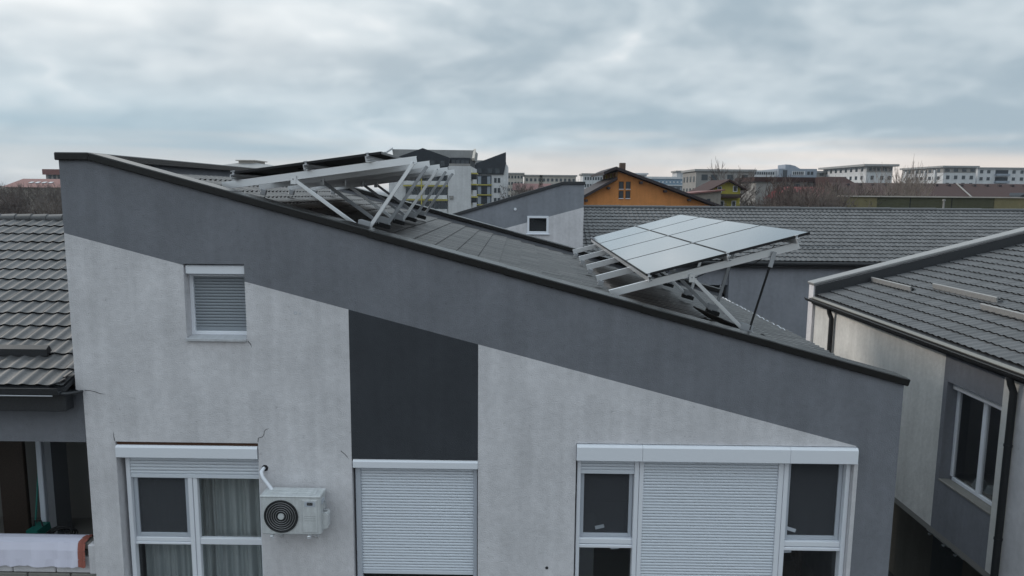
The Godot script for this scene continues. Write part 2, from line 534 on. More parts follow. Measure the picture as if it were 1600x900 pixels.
func build_main_house() -> void:
	var h := thing("sloped_house", "white and grey rendered house in the foreground with one long slanting roofline", "house", Vector3(-0.4, 0, -4.5))
	var wx := rect(-4.465, 7.215, -3.655, 8.232)
	var w1 := rect(-5.53, 3.4, -3.563, 5.775)
	var xl := -6.02
	var grey := PackedVector2Array([Vector2(xl, band_of(xl)), Vector2(4.568, band_of(4.568)), Vector2(4.568, 3.5), Vector2(5.14, 3.5), Vector2(5.14, top_of(5.14) - 0.06), Vector2(-5.606, 9.61), Vector2(xl, 9.61)])
	wall(h, "grey_wall_band", cut(grey, [wx]), M.grey_stucco)
	var left := PackedVector2Array([Vector2(-5.925, 3.5), Vector2(-2.283, 3.5), Vector2(-2.283, band_of(-2.283)), Vector2(xl, band_of(xl)), Vector2(xl, 6.5), Vector2(-5.925, 6.48)])
	wall(h, "white_wall", cut(left, [wx, w1]), M.white_stucco)
	wall(h, "charcoal_wall_panel", PackedVector2Array([Vector2(-2.283, 5.575), Vector2(-0.553, 5.575), Vector2(-0.553, band_of(-0.553)), Vector2(-2.283, band_of(-2.283))]), M.charcoal_stucco)
	wall(h, "white_wall", PackedVector2Array([Vector2(-0.553, 3.5), Vector2(0.785, 3.5), Vector2(0.785, 5.835), Vector2(4.568, 5.835), Vector2(4.568, band_of(4.568)), Vector2(-0.553, band_of(-0.553))]), M.white_stucco)
	wall(h, "white_wall", rect(-5.925, 0.0, 5.14, 3.5), M.white_stucco)
	# sides, back gable, roof deck, floors and partitions inside
	part(h, "side_wall", MB.new().span(Vector3(xl, 0, -8.7), Vector3(xl + 0.3, 9.6, -0.3)), M.grey_stucco)
	part(h, "side_wall", MB.new().span(Vector3(4.84, 0, -8.7), Vector3(5.14, 6.36, -0.3)), M.grey_stucco)
	wall(h, "back_wall", PackedVector2Array([Vector2(xl, 0), Vector2(5.14, 0), Vector2(5.14, top_of(5.14) - 0.06), Vector2(-5.606, 9.61), Vector2(xl, 9.61)]), M.grey_stucco, -8.7, 0.3)
	var inside := MB.new()
	inside.span(Vector3(xl + 0.31, 2.9, -8.69), Vector3(4.83, 3.1, -0.31))
	inside.span(Vector3(xl + 0.31, 5.95, -8.69), Vector3(4.83, 6.15, -0.31))
	inside.span(Vector3(-3.1, 3.11, -8.69), Vector3(-2.95, 5.94, -0.31))
	inside.span(Vector3(-0.4, 3.11, -8.69), Vector3(-0.25, 5.94, -0.31))
	inside.span(Vector3(xl + 0.31, 3.11, -4.2), Vector3(-3.11, 5.94, -4.0))
	inside.span(Vector3(-0.24, 3.11, -4.4), Vector3(4.83, 5.94, -4.2))
	part(h, "inner_walls", inside, M.interior)
	var deck := part(h, "roof", MB.new().prism(PackedVector2Array([Vector2(xl + 0.31, 9.28), Vector2(5.1, 6.42), Vector2(5.1, 6.57), Vector2(-5.58, 9.43), Vector2(xl + 0.31, 9.43)]), Vector3(0, 0, -0.301), Vector3.RIGHT, Vector3.UP, Vector3(0, 0, -8.398)), M.dark_metal)
	var v := Vector3(-cos(0.2609), sin(0.2609), 0)
	tile_roof(deck, Vector3(5.14, 6.585, -0.31), Vector3(0, 0, -1), v, 42, 31, 0.1997, 0.356, M.brown_tiles, Vector3(0.2, 7.9, -1.2), 0.034, 0.02)
	# folded metal caps on the parapets, in lengths
	for side in 2:
		var za := 0.05 if side == 0 else -8.66
		var n := 6
		for k in n:
			var x0 := lerpf(-5.606, 5.19, float(k) / n)
			var x1 := lerpf(-5.606, 5.19, float(k + 1) / n)
			var lift := 0.0 if k % 2 == 0 else 0.002
			var b := MB.new()
			var a := Vector3(x0, top_of(x0) - 0.05 + lift, za - 0.2); var d := Vector3(x1 + (0.02 if k < n - 1 else 0.0), top_of(x1) - 0.05 + lift, za - 0.2)
			b.bar(a, d, 0.4 + lift * 2.0, 0.1, 0.012, Vector3.UP)
			part(h, "parapet_cap", b, M.cap_metal)
	part(h, "parapet_cap", MB.new().span(Vector3(-6.05, 9.57, -8.99), Vector3(-5.604, 9.672, 0.051), 0.012), M.cap_metal)
	part(h, "gutter", MB.new().tube([Vector3(5.17, 6.5, -8.7), Vector3(5.17, 6.5, -0.3)], [0.05, 0.05], 10), M.dark_metal)
	# cracks in the render: thin dark fillets
	var ck := MB.new()
	for line: Array in [[[-3.563, 5.79], [-3.556, 5.85], [-3.5, 5.868], [-3.478, 5.9], [-3.47, 5.95], [-3.445, 5.975], [-3.4, 5.99]], [[-2.43, 5.685], [-2.37, 5.63], [-2.31, 5.553]], [[-5.9, 6.493], [-5.83, 6.49], [-5.76, 6.475], [-5.69, 6.448], [-5.61, 6.44]], [[-3.645, 7.2], [-3.61, 7.16], [-3.59, 7.1]], [[-5.535, 5.78], [-5.545, 5.86], [-5.54, 5.93]]]:
		var pts := []
		var rr := []
		for q in line.size():
			pts.append(Vector3(line[q][0], line[q][1], -0.001)); rr.append(0.0045 if q < line.size() - 1 else 0.001)
		ck.tube(pts, rr, 5)
	part(h, "crack", ck, M.gap)
	part(h, "wall_mark", MB.new().ring(Vector3(-2.99, 7.59, 0.0), Vector3(0, 0, 1), 0.018, 0.004, 12).disc(Vector3(-2.93, 7.58, -0.01), Vector3(0, 0, 1), 0.01, 0.013, 8), M.pvc_grey)
	part(h, "wall_mark", MB.new().disc(Vector3(0.41, 4.025, -0.01), Vector3(0, 0, 1), 0.022, 0.014, 9), M.dark_metal)
	small_window(h)
	left_window(h)
	middle_window(h)
	right_window(h)

func shutter_box(win: Node3D, x0: float, x1: float, y0: float, y1: float, z0: float, z1: float, m: Material) -> MeshInstance3D:
	var b := MB.new()
	b.prism(PackedVector2Array([Vector2(z0, y0 + 0.02), Vector2(z1 - 0.02, y0), Vector2(z1, y0 + 0.012), Vector2(z1, y1 - 0.03), Vector2(z1 - 0.025, y1), Vector2(z0, y1)]), Vector3(x0, 0, 0), Vector3(0, 0, 1), Vector3.UP, Vector3(x1 - x0, 0, 0))
	return part(win, "shutter_box", b, m)

func small_window(h: Node3D) -> void:
	var fr := MB.new()
	sash(fr, -4.465, -3.655, 7.25, 8.1, -0.2, -0.15, 0.05)
	var w := part(h, "window", fr, M.pvc, "small square window high on the wall, its shutter down")
	var bx := MB.new().prism(PackedVector2Array([Vector2(-0.2, 8.07), Vector2(-0.14, 8.07), Vector2(-0.03, 8.1), Vector2(-0.03, 8.2), Vector2(-0.05, 8.215), Vector2(-0.2, 8.215)]), Vector3(-4.45, 0, 0), Vector3(0, 0, 1), Vector3.UP, Vector3(0.79, 0, 0))
	part(w, "shutter_box", bx, M.pvc)
	slats(w, -4.415, -3.705, 8.06, 7.29, -0.19, 0.0415, M.slat_grey)
	part(w, "sill", MB.new().prism(PackedVector2Array([Vector2(-0.2, 7.216), Vector2(0.045, 7.2), Vector2(0.045, 7.228), Vector2(-0.2, 7.256)]), Vector3(-4.463, 0, 0), Vector3(0, 0, 1), Vector3.UP, Vector3(0.806, 0, 0)), M.sill)
	part(w, "backing", MB.new().span(Vector3(-4.464, 7.218, -0.29), Vector3(-3.656, 8.23, -0.22)), M.gap)

func left_window(h: Node3D) -> void:
	var x0 := -5.475
	var x1 := -3.57
	var z := -0.14
	var fr := MB.new()
	fr.span(Vector3(x0, 3.45, z - 0.07), Vector3(x0 + 0.06, 5.56, z + 0.03), 0.006)
	fr.span(Vector3(x1 - 0.045, 3.45, z - 0.07), Vector3(x1, 5.56, z + 0.03), 0.006)
	fr.span(Vector3(-4.625, 3.45, z - 0.07), Vector3(-4.562, 5.3, z + 0.012), 0.006)
	fr.span(Vector3(-4.556, 3.45, z - 0.07), Vector3(-4.495, 5.3, z + 0.004), 0.006)
	fr.span(Vector3(x0 + 0.06, 4.255, z - 0.07), Vector3(-4.625, 4.315, z - 0.012), 0.006)
	fr.span(Vector3(x0 + 0.06, 4.215, z - 0.07), Vector3(-4.625, 4.25, z), 0.006)
	fr.span(Vector3(-4.495, 4.22, z - 0.07), Vector3(x1 - 0.045, 4.315, z - 0.006), 0.006)
	fr.span(Vector3(x0 + 0.06, 3.45, z - 0.07), Vector3(x1 - 0.045, 3.52, z - 0.01), 0.006)
	var w := part(h, "window", fr, M.pvc, "wide two-leaf window at the left, shutter raised, curtains drawn")
	var sc := MB.new()
	sash(sc, x0 + 0.065, -4.63, 4.32, 5.24, z - 0.075, z - 0.03, 0.055)
	part(w, "screen_frame", sc, M.pvc_grey)
	part(w, "insect_screen", MB.new().span(Vector3(x0 + 0.11, 4.37, z - 0.054), Vector3(-4.68, 5.19, z - 0.051)), M.insect_screen)
	shutter_box(w, -5.528, -3.578, 5.545, 5.725, -0.19, 0.015, M.pvc)
	part(w, "foam_strip", MB.new().span(Vector3(-5.52, 5.727, -0.25), Vector3(-3.57, 5.772, -0.025)), M.foam)
	slats(w, x0 + 0.062, x1 - 0.047, 5.55, 5.2, z + 0.012, 0.047, M.slat)
	pane(w, x0 + 0.06, -4.63, 3.52, 5.56, z - 0.06)
	pane(w, -4.49, x1 - 0.05, 3.52, 5.56, z - 0.06)
	curtain(w, x0 - 0.02, -4.45, 3.3, 5.8, -0.5, 4)
	curtain(w, -4.43, x1 + 0.02, 3.3, 5.8, -0.44, 8)

func middle_window(h: Node3D) -> void:
	var x0 := -2.235
	var x1 := -0.565
	var fr := MB.new()
	fr.span(Vector3(x0 - 0.018, 3.45, -0.16), Vector3(x0 + 0.055, 5.45, -0.06), 0.006)
	fr.span(Vector3(x1 - 0.055, 3.45, -0.16), Vector3(x1, 5.45, -0.06), 0.006)
	fr.span(Vector3(x0 + 0.055, 3.45, -0.2), Vector3(x1 - 0.055, 3.55, -0.1), 0.006)
	var w := part(h, "window", fr, M.pvc_grey, "window with its shutter fully down under the charcoal panel")
	shutter_box(w, -2.268, -0.556, 5.44, 5.565, -0.19, 0.012, M.pvc)
	slats(w, x0 + 0.055, x1 - 0.055, 5.45, 3.87, -0.1, 0.0418, M.slat)
	pane(w, x0 + 0.05, x1 - 0.05, 3.55, 5.44, -0.2)

func right_window(h: Node3D) -> void:
	var z := -0.1
	var fr := MB.new()
	for e: Array in [[0.81, 0.862], [1.6, 1.662], [1.668, 1.728], [3.572, 3.642], [3.648, 3.712], [4.492, 4.552]]:
		fr.span(Vector3(e[0], 3.45, z - 0.1), Vector3(e[1], 5.63, z + 0.03), 0.006)
	for e: Array in [[0.862, 1.6], [3.712, 4.492]]:
		fr.span(Vector3(e[0], 4.285, z - 0.1), Vector3(e[1], 4.33, z + 0.012), 0.006)
		fr.span(Vector3(e[0], 4.34, z - 0.1), Vector3(e[1], 4.415, z), 0.006)
		fr.span(Vector3(e[0], 3.45, z - 0.1), Vector3(e[1], 3.52, z), 0.006)
	fr.span(Vector3(0.81, 5.6, z - 0.1), Vector3(4.552, 5.66, z - 0.02))
	var w := part(h, "window", fr, M.pvc, "three-bay window at the right, middle shutter down")
	part(w, "jamb_strip", MB.new().span(Vector3(4.556, 3.45, -0.12), Vector3(4.612, 5.6, 0.006), 0.003), M.white_stucco)
	for e: Array in [[0.79, 1.677], [1.681, 3.668], [3.672, 4.578]]:
		shutter_box(w, e[0], e[1], 5.6, 5.825, -0.22, 0.06, M.pvc)
	slats(w, 0.864, 1.598, 5.6, 5.36, z + 0.004, 0.044, M.slat)
	slats(w, 1.73, 3.57, 5.6, 3.62, z + 0.004, 0.0425, M.slat)
	var sc := MB.new()
	sash(sc, 0.868, 1.594, 4.42, 5.6, z - 0.1, z - 0.05, 0.05)
	sash(sc, 3.716, 4.486, 4.42, 5.6, z - 0.1, z - 0.05, 0.055)
	part(w, "screen_frame", sc, M.pvc_grey)
	for e: Array in [[0.862, 1.6], [3.712, 4.492]]:
		pane(w, e[0], e[1], 3.52, 5.6, z - 0.088)
		part(w, "insect_screen", MB.new().span(Vector3(e[0] + 0.05, 4.46, z - 0.076), Vector3(e[1] - 0.05, 5.55, z - 0.073)), M.insect_screen)
	part(w, "sticker", MB.new().box(Vector3(1.15, 4.56, z - 0.064), Vector3(0.13, 0.05, 0.006), Basis(Vector3(0, 0, 1), 0.25)), M.slat_grey)
	part(w, "sticker", MB.new().box(Vector3(1.37, 4.255, z - 0.064), Vector3(0.12, 0.045, 0.006), Basis(Vector3(0, 0, 1), 0.08)), M.pvc_grey)
	part(w, "sticker", MB.new().box(Vector3(3.83, 4.56, z - 0.064), Vector3(0.13, 0.05, 0.006), Basis(Vector3(0, 0, 1), -0.3)), M.pvc_grey)
	part(w, "sticker", MB.new().box(Vector3(3.79, 4.235, z - 0.064), Vector3(0.12, 0.04, 0.006), Basis(Vector3(0, 0, 1), 0.1)), M.pvc_grey)

# ---------------------------------------------------------------- tiled links
func link_shell(h: Node3D, x0: float, x1: float, ze: float, ye: float, ang: float, c: float, rows: int, p: float, near: Vector3, ridge_piece: float, full: int) -> MeshInstance3D:
	# eave towards the camera at (ye, ze), two slopes, ridge caps, gutter and fascia
	var v := Vector3(0, sin(ang), -cos(ang))
	var run := rows * c
	var yr := ye + run * sin(ang)
	var zr := ze - run * cos(ang)
	var roof := part(h, "roof", MB.new().prism(PackedVector2Array([Vector2(ze, ye - 0.03), Vector2(zr, yr - 0.03), Vector2(zr - run * cos(ang), ye - 0.03), Vector2(zr - run * cos(ang), ye - 0.13), Vector2(zr, yr - 0.16), Vector2(ze, ye - 0.1)]), Vector3(x0, 0, 0), Vector3(0, 0, 1), Vector3.UP, Vector3(x1 - x0, 0, 0)), M.dark_metal)
	tile_roof(roof, Vector3(x0, ye - 0.012, ze), Vector3(1, 0, 0), v, int((x1 - x0) / p), rows, p, c, M.tiles, near)
	var x := x0
	var k := 0
	while x < x1 - 0.01:
		var e := minf(x + ridge_piece, x1)
		var b := MB.new()
		b.tube([Vector3(x, yr + 0.0, zr), Vector3(e + 0.03, yr + 0.006, zr)], [0.085, 0.095], 10)
		if k < full: part(roof, "ridge_cap", b, M.tiles[k % 3])
		x = e
		k += 1
	return roof

func build_left_link() -> void:
	var h := thing("tiled_link_house", "low grey tiled house joined to the left side of the sloped house", "house", Vector3(-10, 0, -3))
	var ang := deg_to_rad(21.0)
	var roof := link_shell(h, -14.05, -6.05, 0.2, 6.61, ang, 0.37, 15, 0.2, Vector3(-6.6, 7.3, -2), 0.32, 40)
	# snow guard
	part(roof, "snow_guard", MB.new().prism(PackedVector2Array([Vector2(0, 0), Vector2(0.12, 0.02), Vector2(0.1, 0.12), Vector2(0.02, 0.1)]), Vector3(-9.0, 6.86, -0.42), Vector3(0, sin(ang), -cos(ang)), Vector3(0, cos(ang), sin(ang)), Vector3(2.34, 0, 0)), M.dark_metal)
	part(h, "gutter", MB.new().prism(PackedVector2Array([Vector2(0.1, 6.51), Vector2(0.3, 6.51), Vector2(0.32, 6.6), Vector2(0.305, 6.6), Vector2(0.29, 6.53), Vector2(0.1, 6.55)]), Vector3(-14, 0, 0), Vector3(0, 0, 1), Vector3.UP, Vector3(7.93, 0, 0)), M.dark_metal)
	part(h, "gutter_rod", MB.new().tube([Vector3(-14, 6.505, 0.335), Vector3(-6.12, 6.505, 0.335)], [0.009, 0.009], 6), M.alu_dull)
	part(h, "fascia", MB.new().span(Vector3(-14, 6.24, -0.02), Vector3(-6.07, 6.5, 0.16), 0.01), M.dark_metal)
	part(h, "gutter_outlet", MB.new().tube([Vector3(-6.12, 6.5, 0.22), Vector3(-6.0, 6.5, 0.2), Vector3(-5.9, 6.49, 0.04)], [0.025, 0.022, 0.02], 7), M.dark_metal)
	var dmg := MB.new()
	for q: Array in [[-6.12, 6.66, 0.14, 0.5], [-6.19, 6.63, 0.2, -0.3], [-6.1, 6.72, 0.02, 0.9]]:
		dmg.box(Vector3(q[0], q[1], q[2]), Vector3(0.12, 0.012, 0.1), Basis(Vector3(0.3, 1, 0.2).normalized(), q[3]).rotated(Vector3(0, 0, 1), 0.4))
	part(roof, "bent_flashing", dmg, M.dark_metal)
	part(h, "grey_wall", MB.new().span(Vector3(-14, 5.705, -0.4), Vector3(-5.93, 6.44, -0.15)), M.grey_stucco)
	# recessed terrace
	var t := MB.new()
	t.span(Vector3(-14, 3.2, -3.2), Vector3(-6.03, 6.4, -3.0))
	t.span(Vector3(-14, 6.45, -3.0), Vector3(-6.03, 6.5, -0.41))
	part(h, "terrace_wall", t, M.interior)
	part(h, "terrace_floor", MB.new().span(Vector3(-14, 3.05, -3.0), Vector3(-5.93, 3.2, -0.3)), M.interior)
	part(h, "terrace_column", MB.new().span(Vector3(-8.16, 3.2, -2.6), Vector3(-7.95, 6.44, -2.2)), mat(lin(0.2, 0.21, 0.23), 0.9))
	part(h, "terrace_door", MB.new().span(Vector3(-8.9, 3.2, -2.3), Vector3(-8.45, 6.0, -2.22), 0.01), M.brown_wood)
	part(h, "terrace_post", MB.new().bar(Vector3(-7.44, 3.2, -1.2), Vector3(-7.42, 6.44, -1.2), 0.085, 0.085, 0.008, Vector3(0, 0, 1)), M.pvc_grey)
	# balustrade of pale blocks with a coping
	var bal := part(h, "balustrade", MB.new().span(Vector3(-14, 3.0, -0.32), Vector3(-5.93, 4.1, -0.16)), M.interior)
	for row in 3:
		var x := -14.0 + row * 0.2
		while x < -5.95:
			var e := minf(x + 0.62, -5.935)
			part(bal, "block", MB.new().span(Vector3(x, 3.78 - row * 0.25 + 0.006, -0.165), Vector3(e - 0.015, 3.78 - row * 0.25 + 0.24, -0.1 - 0.006 * (row % 2)), 0.012), M.flashing if row == 1 else M.white_stucco)
			x = e
	part(h, "side_pier", MB.new().span(Vector3(-6.06, 3.79, -0.3), Vector3(-5.93, 4.24, -0.05), 0.02), M.white_stucco)
	part(h, "lower_wall", MB.new().span(Vector3(-14, 0, -0.4), Vector3(-5.93, 3.0, -0.15)), M.grey_stucco)
	part(h, "back_wall", MB.new().span(Vector3(-14, 0, -10.2), Vector3(-6.03, 6.4, -9.9)), M.grey_stucco)
	part(h, "end_wall", MB.new().prism(PackedVector2Array([Vector2(-0.2, 0), Vector2(-0.2, 6.4), Vector2(-5, 8.4), Vector2(-9.9, 6.4), Vector2(-9.9, 0)]), Vector3(-14.0, 0, 0), Vector3(0, 0, 1), Vector3.UP, Vector3(-0.2, 0, 0)), M.white_stucco)

func build_back_gable() -> void:
	var h := thing("back_gable_house", "second slanting white and grey house behind, its high end at the right", "house", Vector3(-3, 0, -22))
	var tp := func(x: float) -> float: return 9.64 - 0.3 * maxf(1.6 - x, 0.0)
	var bd := func(x: float) -> float: return 8.674 - 0.276 * (2.39 - x)
	var wn := rect(0.24, 7.66, 1.06, 8.33)
	wall(h, "grey_wall_band", cut(PackedVector2Array([Vector2(2.39, bd.call(2.39)), Vector2(2.39, 9.58), Vector2(1.6, 9.58), Vector2(-8.4, tp.call(-8.4) - 0.06), Vector2(-8.4, bd.call(-8.4))]), [wn]), M.far_grey_stucco, -18.0)
	wall(h, "white_wall", cut(PackedVector2Array([Vector2(2.39, bd.call(2.39)), Vector2(-8.4, bd.call(-8.4)), Vector2(-8.4, 0), Vector2(2.39, 0)]), [wn]), M.white_stucco, -18.0)
	wall(h, "back_wall", PackedVector2Array([Vector2(2.39, 0), Vector2(2.39, 9.58), Vector2(1.6, 9.58), Vector2(-8.4, 6.58), Vector2(-8.4, 0)]), M.far_grey_stucco, -26.7)
	part(h, "side_wall", MB.new().span(Vector3(2.09, 0, -26.7), Vector3(2.39, 9.4, -18.3)), M.far_grey_stucco)
	part(h, "side_wall", MB.new().span(Vector3(-8.4, 0, -26.7), Vector3(-8.1, 6.2, -18.3)), M.far_grey_stucco)
	part(h, "roof", MB.new().prism(PackedVector2Array([Vector2(2.08, 9.2), Vector2(1.6, 9.2), Vector2(-8.4, 6.2), Vector2(-8.4, 6.4), Vector2(1.6, 9.4), Vector2(2.08, 9.4)]), Vector3(0, 0, -18.31), Vector3.RIGHT, Vector3.UP, Vector3(0, 0, -8.38)), M.dark_metal)
	for z: float in [-18.14, -26.86]:
		part(h, "parapet_cap", MB.new().bar(Vector3(-8.45, tp.call(-8.45) - 0.05, z), Vector3(1.6, 9.59, z), 0.4, 0.12, 0.01), M.dark_metal)
		part(h, "parapet_cap", MB.new().span(Vector3(1.602, 9.53, z - 0.2), Vector3(2.43, 9.648, z + 0.2), 0.01), M.dark_metal)
	part(h, "vent_cap", MB.new().disc(Vector3(-0.223, 8.578, -18.02), Vector3(0, 0, 1), 0.06, 0.07, 14, 0.045), M.pvc)
	var fr := MB.new()
	sash(fr, 0.24, 1.06, 7.66, 8.33, -18.2, -17.96, 0.08)
	var w := part(h, "window", fr, M.pvc)
	pane(w, 0.32, 0.98, 7.74, 8.25, -18.1)
	part(w, "blind", MB.new().span(Vector3(0.3, 7.72, -18.28), Vector3(1.0, 8.27, -18.2)), M.mesh_screen)
	part(w, "sill", MB.new().span(Vector3(0.2, 7.62, -18.1), Vector3(1.1, 7.66, -17.92), 0.008), M.pvc)

func build_back_link() -> void:
	var h := thing("long_tiled_house", "long grey tiled house behind the solar racks, blue-grey wall below its eave", "house", Vector3(16, 0, -22))
	var ang := deg_to_rad(21.0)
	var roof := link_shell(h, 2.4, 30.0, -17.8, 6.72, ang, 0.35, 15, 0.2, Vector3(9, 2, -14), 2.0, 40)
	var v := Vector3(0, sin(ang), -cos(ang))
	var nn := Vector3(0, cos(ang), sin(ang))
	for q: Array in [[10.66, 7.03, -18.95], [13.2, 7.16, -19.35], [7.9, 7.16, -19.35]]:
		part(roof, "snow_guard", MB.new().prism(PackedVector2Array([Vector2(0, 0), Vector2(0.1, 0.02), Vector2(0.1, 0.15), Vector2(0.02, 0.14)]), Vector3(q[0], q[1], q[2]), v, nn, Vector3(2.1, 0, 0)), M.dark_metal)
	part(h, "gutter", MB.new().tube([Vector3(2.4, 6.62, -17.72), Vector3(30, 6.62, -17.72)], [0.075, 0.075], 8), M.black_metal)
	part(h, "fascia", MB.new().span(Vector3(2.4, 6.42, -18.06), Vector3(30, 6.66, -17.8), 0.01), M.black_metal)
	part(h, "grey_wall", MB.new().span(Vector3(8.05, 0, -18.5), Vector3(30, 6.5, -18.0)), M.far_grey_stucco)
	part(h, "grey_wall", MB.new().span(Vector3(2.4, 5.72, -18.4), Vector3(8.05, 6.5, -18.15)), M.far_grey_stucco)
	part(h, "lower_wall", MB.new().span(Vector3(2.4, 0, -18.4), Vector3(8.05, 4.6, -18.15)), M.far_grey_stucco)
	part(h, "terrace_wall", MB.new().span(Vector3(2.4, 4.6, -21.4), Vector3(8.05, 6.5, -21.2)), M.interior)
	part(h, "terrace_post", MB.new().span(Vector3(7.78, 4.6, -18.3), Vector3(7.84, 5.72, -18.2)), M.pvc)
	part(h, "back_wall", MB.new().span(Vector3(2.4, 0, -27.6), Vector3(30, 6.5, -27.3)), M.far_grey_stucco)
	part(h, "end_wall", MB.new().prism(PackedVector2Array([Vector2(-18.2, 0), Vector2(-18.2, 6.5), Vector2(-22.7, 8.4), Vector2(-27.3, 6.5), Vector2(-27.3, 0)]), Vector3(30, 0, 0), Vector3(0, 0, 1), Vector3.UP, Vector3(0.2, 0, 0)), M.far_grey_stucco)

func build_right_house() -> void:
	var h := thing("right_house", "cream and grey house at the right edge with a tiled lean-to roof", "house", Vector3(13, 0, -4))
	var a := deg_to_rad(15.0)
	var v := Vector3(cos(a), sin(a), 0)
	var nn := Vector3(-sin(a), cos(a), 0)
	var roof := part(h, "roof", MB.new().prism(PackedVector2Array([Vector2(7.95, 6.36), Vector2(7.95, 6.49), Vector2(19.0, 9.45), Vector2(19.0, 9.25)]), Vector3(0, 0, 1.6), Vector3.RIGHT, Vector3.UP, Vector3(0, 0, -11.4)), M.dark_metal)
	tile_roof(roof, Vector3(8.02, 6.52, -9.8), Vector3(0, 0, 1), v, 57, 32, 0.2, 0.356, M.tiles, Vector3(9.6, 7.2, -4.5))
	for q: Array in [[9.43, 6.905, -10.0 + 0.25, -7.8], [9.84, 7.015, -7.6, -5.3], [9.42, 6.905, -5.15, -2.9], [9.84, 7.015, -2.7, -0.4]]:
		var p := Vector3(q[0], q[1], q[2])
		part(roof, "snow_guard", MB.new().prism(PackedVector2Array([Vector2(-0.005, 0.02), Vector2(0.015, 0.02), Vector2(0.03, 0.12), Vector2(0.13, 0.03), Vector2(0.14, 0.045), Vector2(0.03, 0.145), Vector2(0.0, 0.135)]), p, v, nn, Vector3(0, 0, q[3] - q[2])), M.pale_cap)
	part(roof, "eave_flashing", MB.new().prism(PackedVector2Array([Vector2(7.86, 6.47), Vector2(8.06, 6.515), Vector2(8.06, 6.505), Vector2(7.86, 6.455)]), Vector3(0, 0, 1.6), Vector3.RIGHT, Vector3.UP, Vector3(0, 0, -11.4)), M.flashing)
	var gp := PackedVector2Array()
	for k in 9: gp.append(Vector2(7.82 - 0.07 * cos(PI * k / 8.0), 6.44 - 0.08 * sin(PI * k / 8.0)))
	for k in 9: gp.append(Vector2(7.82 + 0.06 * cos(PI * k / 8.0), 6.44 - 0.07 * sin(PI * k / 8.0)))
	part(h, "gutter", MB.new().prism(gp, Vector3(0, 0, 1.6), Vector3.RIGHT, Vector3.UP, Vector3(0, 0, -11.55)), M.black_metal)
	part(h, "gutter_lip", MB.new().tube([Vector3(7.747, 6.442, -9.95), Vector3(7.747, 6.442, 1.6)], [0.012, 0.012], 7), M.cap_metal)
	part(h, "fascia", MB.new().span(Vector3(7.9, 6.3, -9.84), Vector3(7.99, 6.45, 1.6)), M.black_metal)
	# far parapet with its pale cap
	var far := PackedVector2Array([Vector2(7.93, 0), Vector2(7.93, 6.78), Vector2(19, 9.76), Vector2(19, 0)])
	wall(h, "end_wall", far, M.white_stucco, -9.83, 0.3)
	part(h, "parapet_face", MB.new().prism(PackedVector2Array([Vector2(7.97, 6.52), Vector2(7.97, 6.775), Vector2(19, 9.75), Vector2(19, 9.5)]), Vector3(0, 0, -9.79), Vector3.RIGHT, Vector3.UP, Vector3(0, 0, -0.035)), M.dark_metal)
	for k in 6:
		var s0 := k * 1.92
		var s1 := s0 + 1.93
		var o := Vector3(7.9, 6.83, -9.98)
		part(h, "parapet_cap", MB.new().bar(o + v * s0, o + v * s1, 0.42 + 0.004 * (k % 2), 0.07 + 0.004 * (k % 2), 0.012), M.pale_cap)
	wall(h, "near_wall", PackedVector2Array([Vector2(8.3, 0), Vector2(8.3, 6.4), Vector2(19, 9.25), Vector2(19, 0)]), M.white_stucco, 1.6, 0.2)
	part(h, "side_wall", MB.new().span(Vector3(18.8, 0, -9.8), Vector3(19.0, 9.2, 1.4)), M.white_stucco)
	# the wall along the alley, upper storey: coordinates are (z, y)
	var yb := 2.87
	var pieces := [[rect(-9.83, yb, -3.84, 6.4), M.beige_stucco, "cream_wall"], [rect(-2.21, yb, -1.86, 6.4), M.beige_stucco, "cream_wall"], [rect(-1.86, 0.0, 1.4, 6.4), M.white_stucco, "white_wall"]]
	for q: Array in pieces:
		part(h, q[2], MB.new().prism(q[0], Vector3(8.0, 0, 0), Vector3(0, 0, 1), Vector3.UP, Vector3(0.3, 0, 0)), q[1])
	part(h, "grey_wall_band", MB.new().prism(PackedVector2Array([Vector2(-3.84, yb), Vector2(-2.21, yb), Vector2(-2.21, 3.88), Vector2(-3.72, 3.88), Vector2(-3.72, 5.78), Vector2(-2.21, 5.78), Vector2(-2.21, 6.4), Vector2(-3.84, 6.4)]), Vector3(8.0, 0, 0), Vector3(0, 0, 1), Vector3.UP, Vector3(0.32, 0, 0)), M.grey_stucco)
	part(h, "overhang_soffit", MB.new().span(Vector3(8.0, yb - 0.12, -9.83), Vector3(9.4, yb - 0.002, -1.86)), M.interior)
	# ground floor set back under the overhang
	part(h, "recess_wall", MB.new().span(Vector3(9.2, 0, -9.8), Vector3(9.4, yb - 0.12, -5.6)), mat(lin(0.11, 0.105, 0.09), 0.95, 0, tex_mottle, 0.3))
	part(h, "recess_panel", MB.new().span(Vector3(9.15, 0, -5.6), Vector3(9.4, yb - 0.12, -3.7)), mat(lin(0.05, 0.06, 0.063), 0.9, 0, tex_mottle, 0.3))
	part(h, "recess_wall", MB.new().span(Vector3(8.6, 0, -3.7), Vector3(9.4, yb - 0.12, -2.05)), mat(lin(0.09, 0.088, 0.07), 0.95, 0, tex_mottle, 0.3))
	# window
	var fr := MB.new()
	var x := 8.2
	for e: Array in [[-3.72, -3.66], [-2.96, -2.86], [-2.27, -2.212]]:
		fr.span(Vector3(x, 3.95, e[0]), Vector3(x + 0.07, 5.66, e[1]), 0.006)
	for e: Array in [[3.885, 3.95], [5.6, 5.66]]:
		fr.span(Vector3(x + 0.002, e[0], -3.66), Vector3(x + 0.07, e[1], -2.27), 0.006)
	var w := part(h, "window", fr, M.pvc)
	part(w, "shutter_box", MB.new().span(Vector3(8.1, 5.64, -3.715), Vector3(8.29, 5.775, -2.215), 0.012), M.pvc)
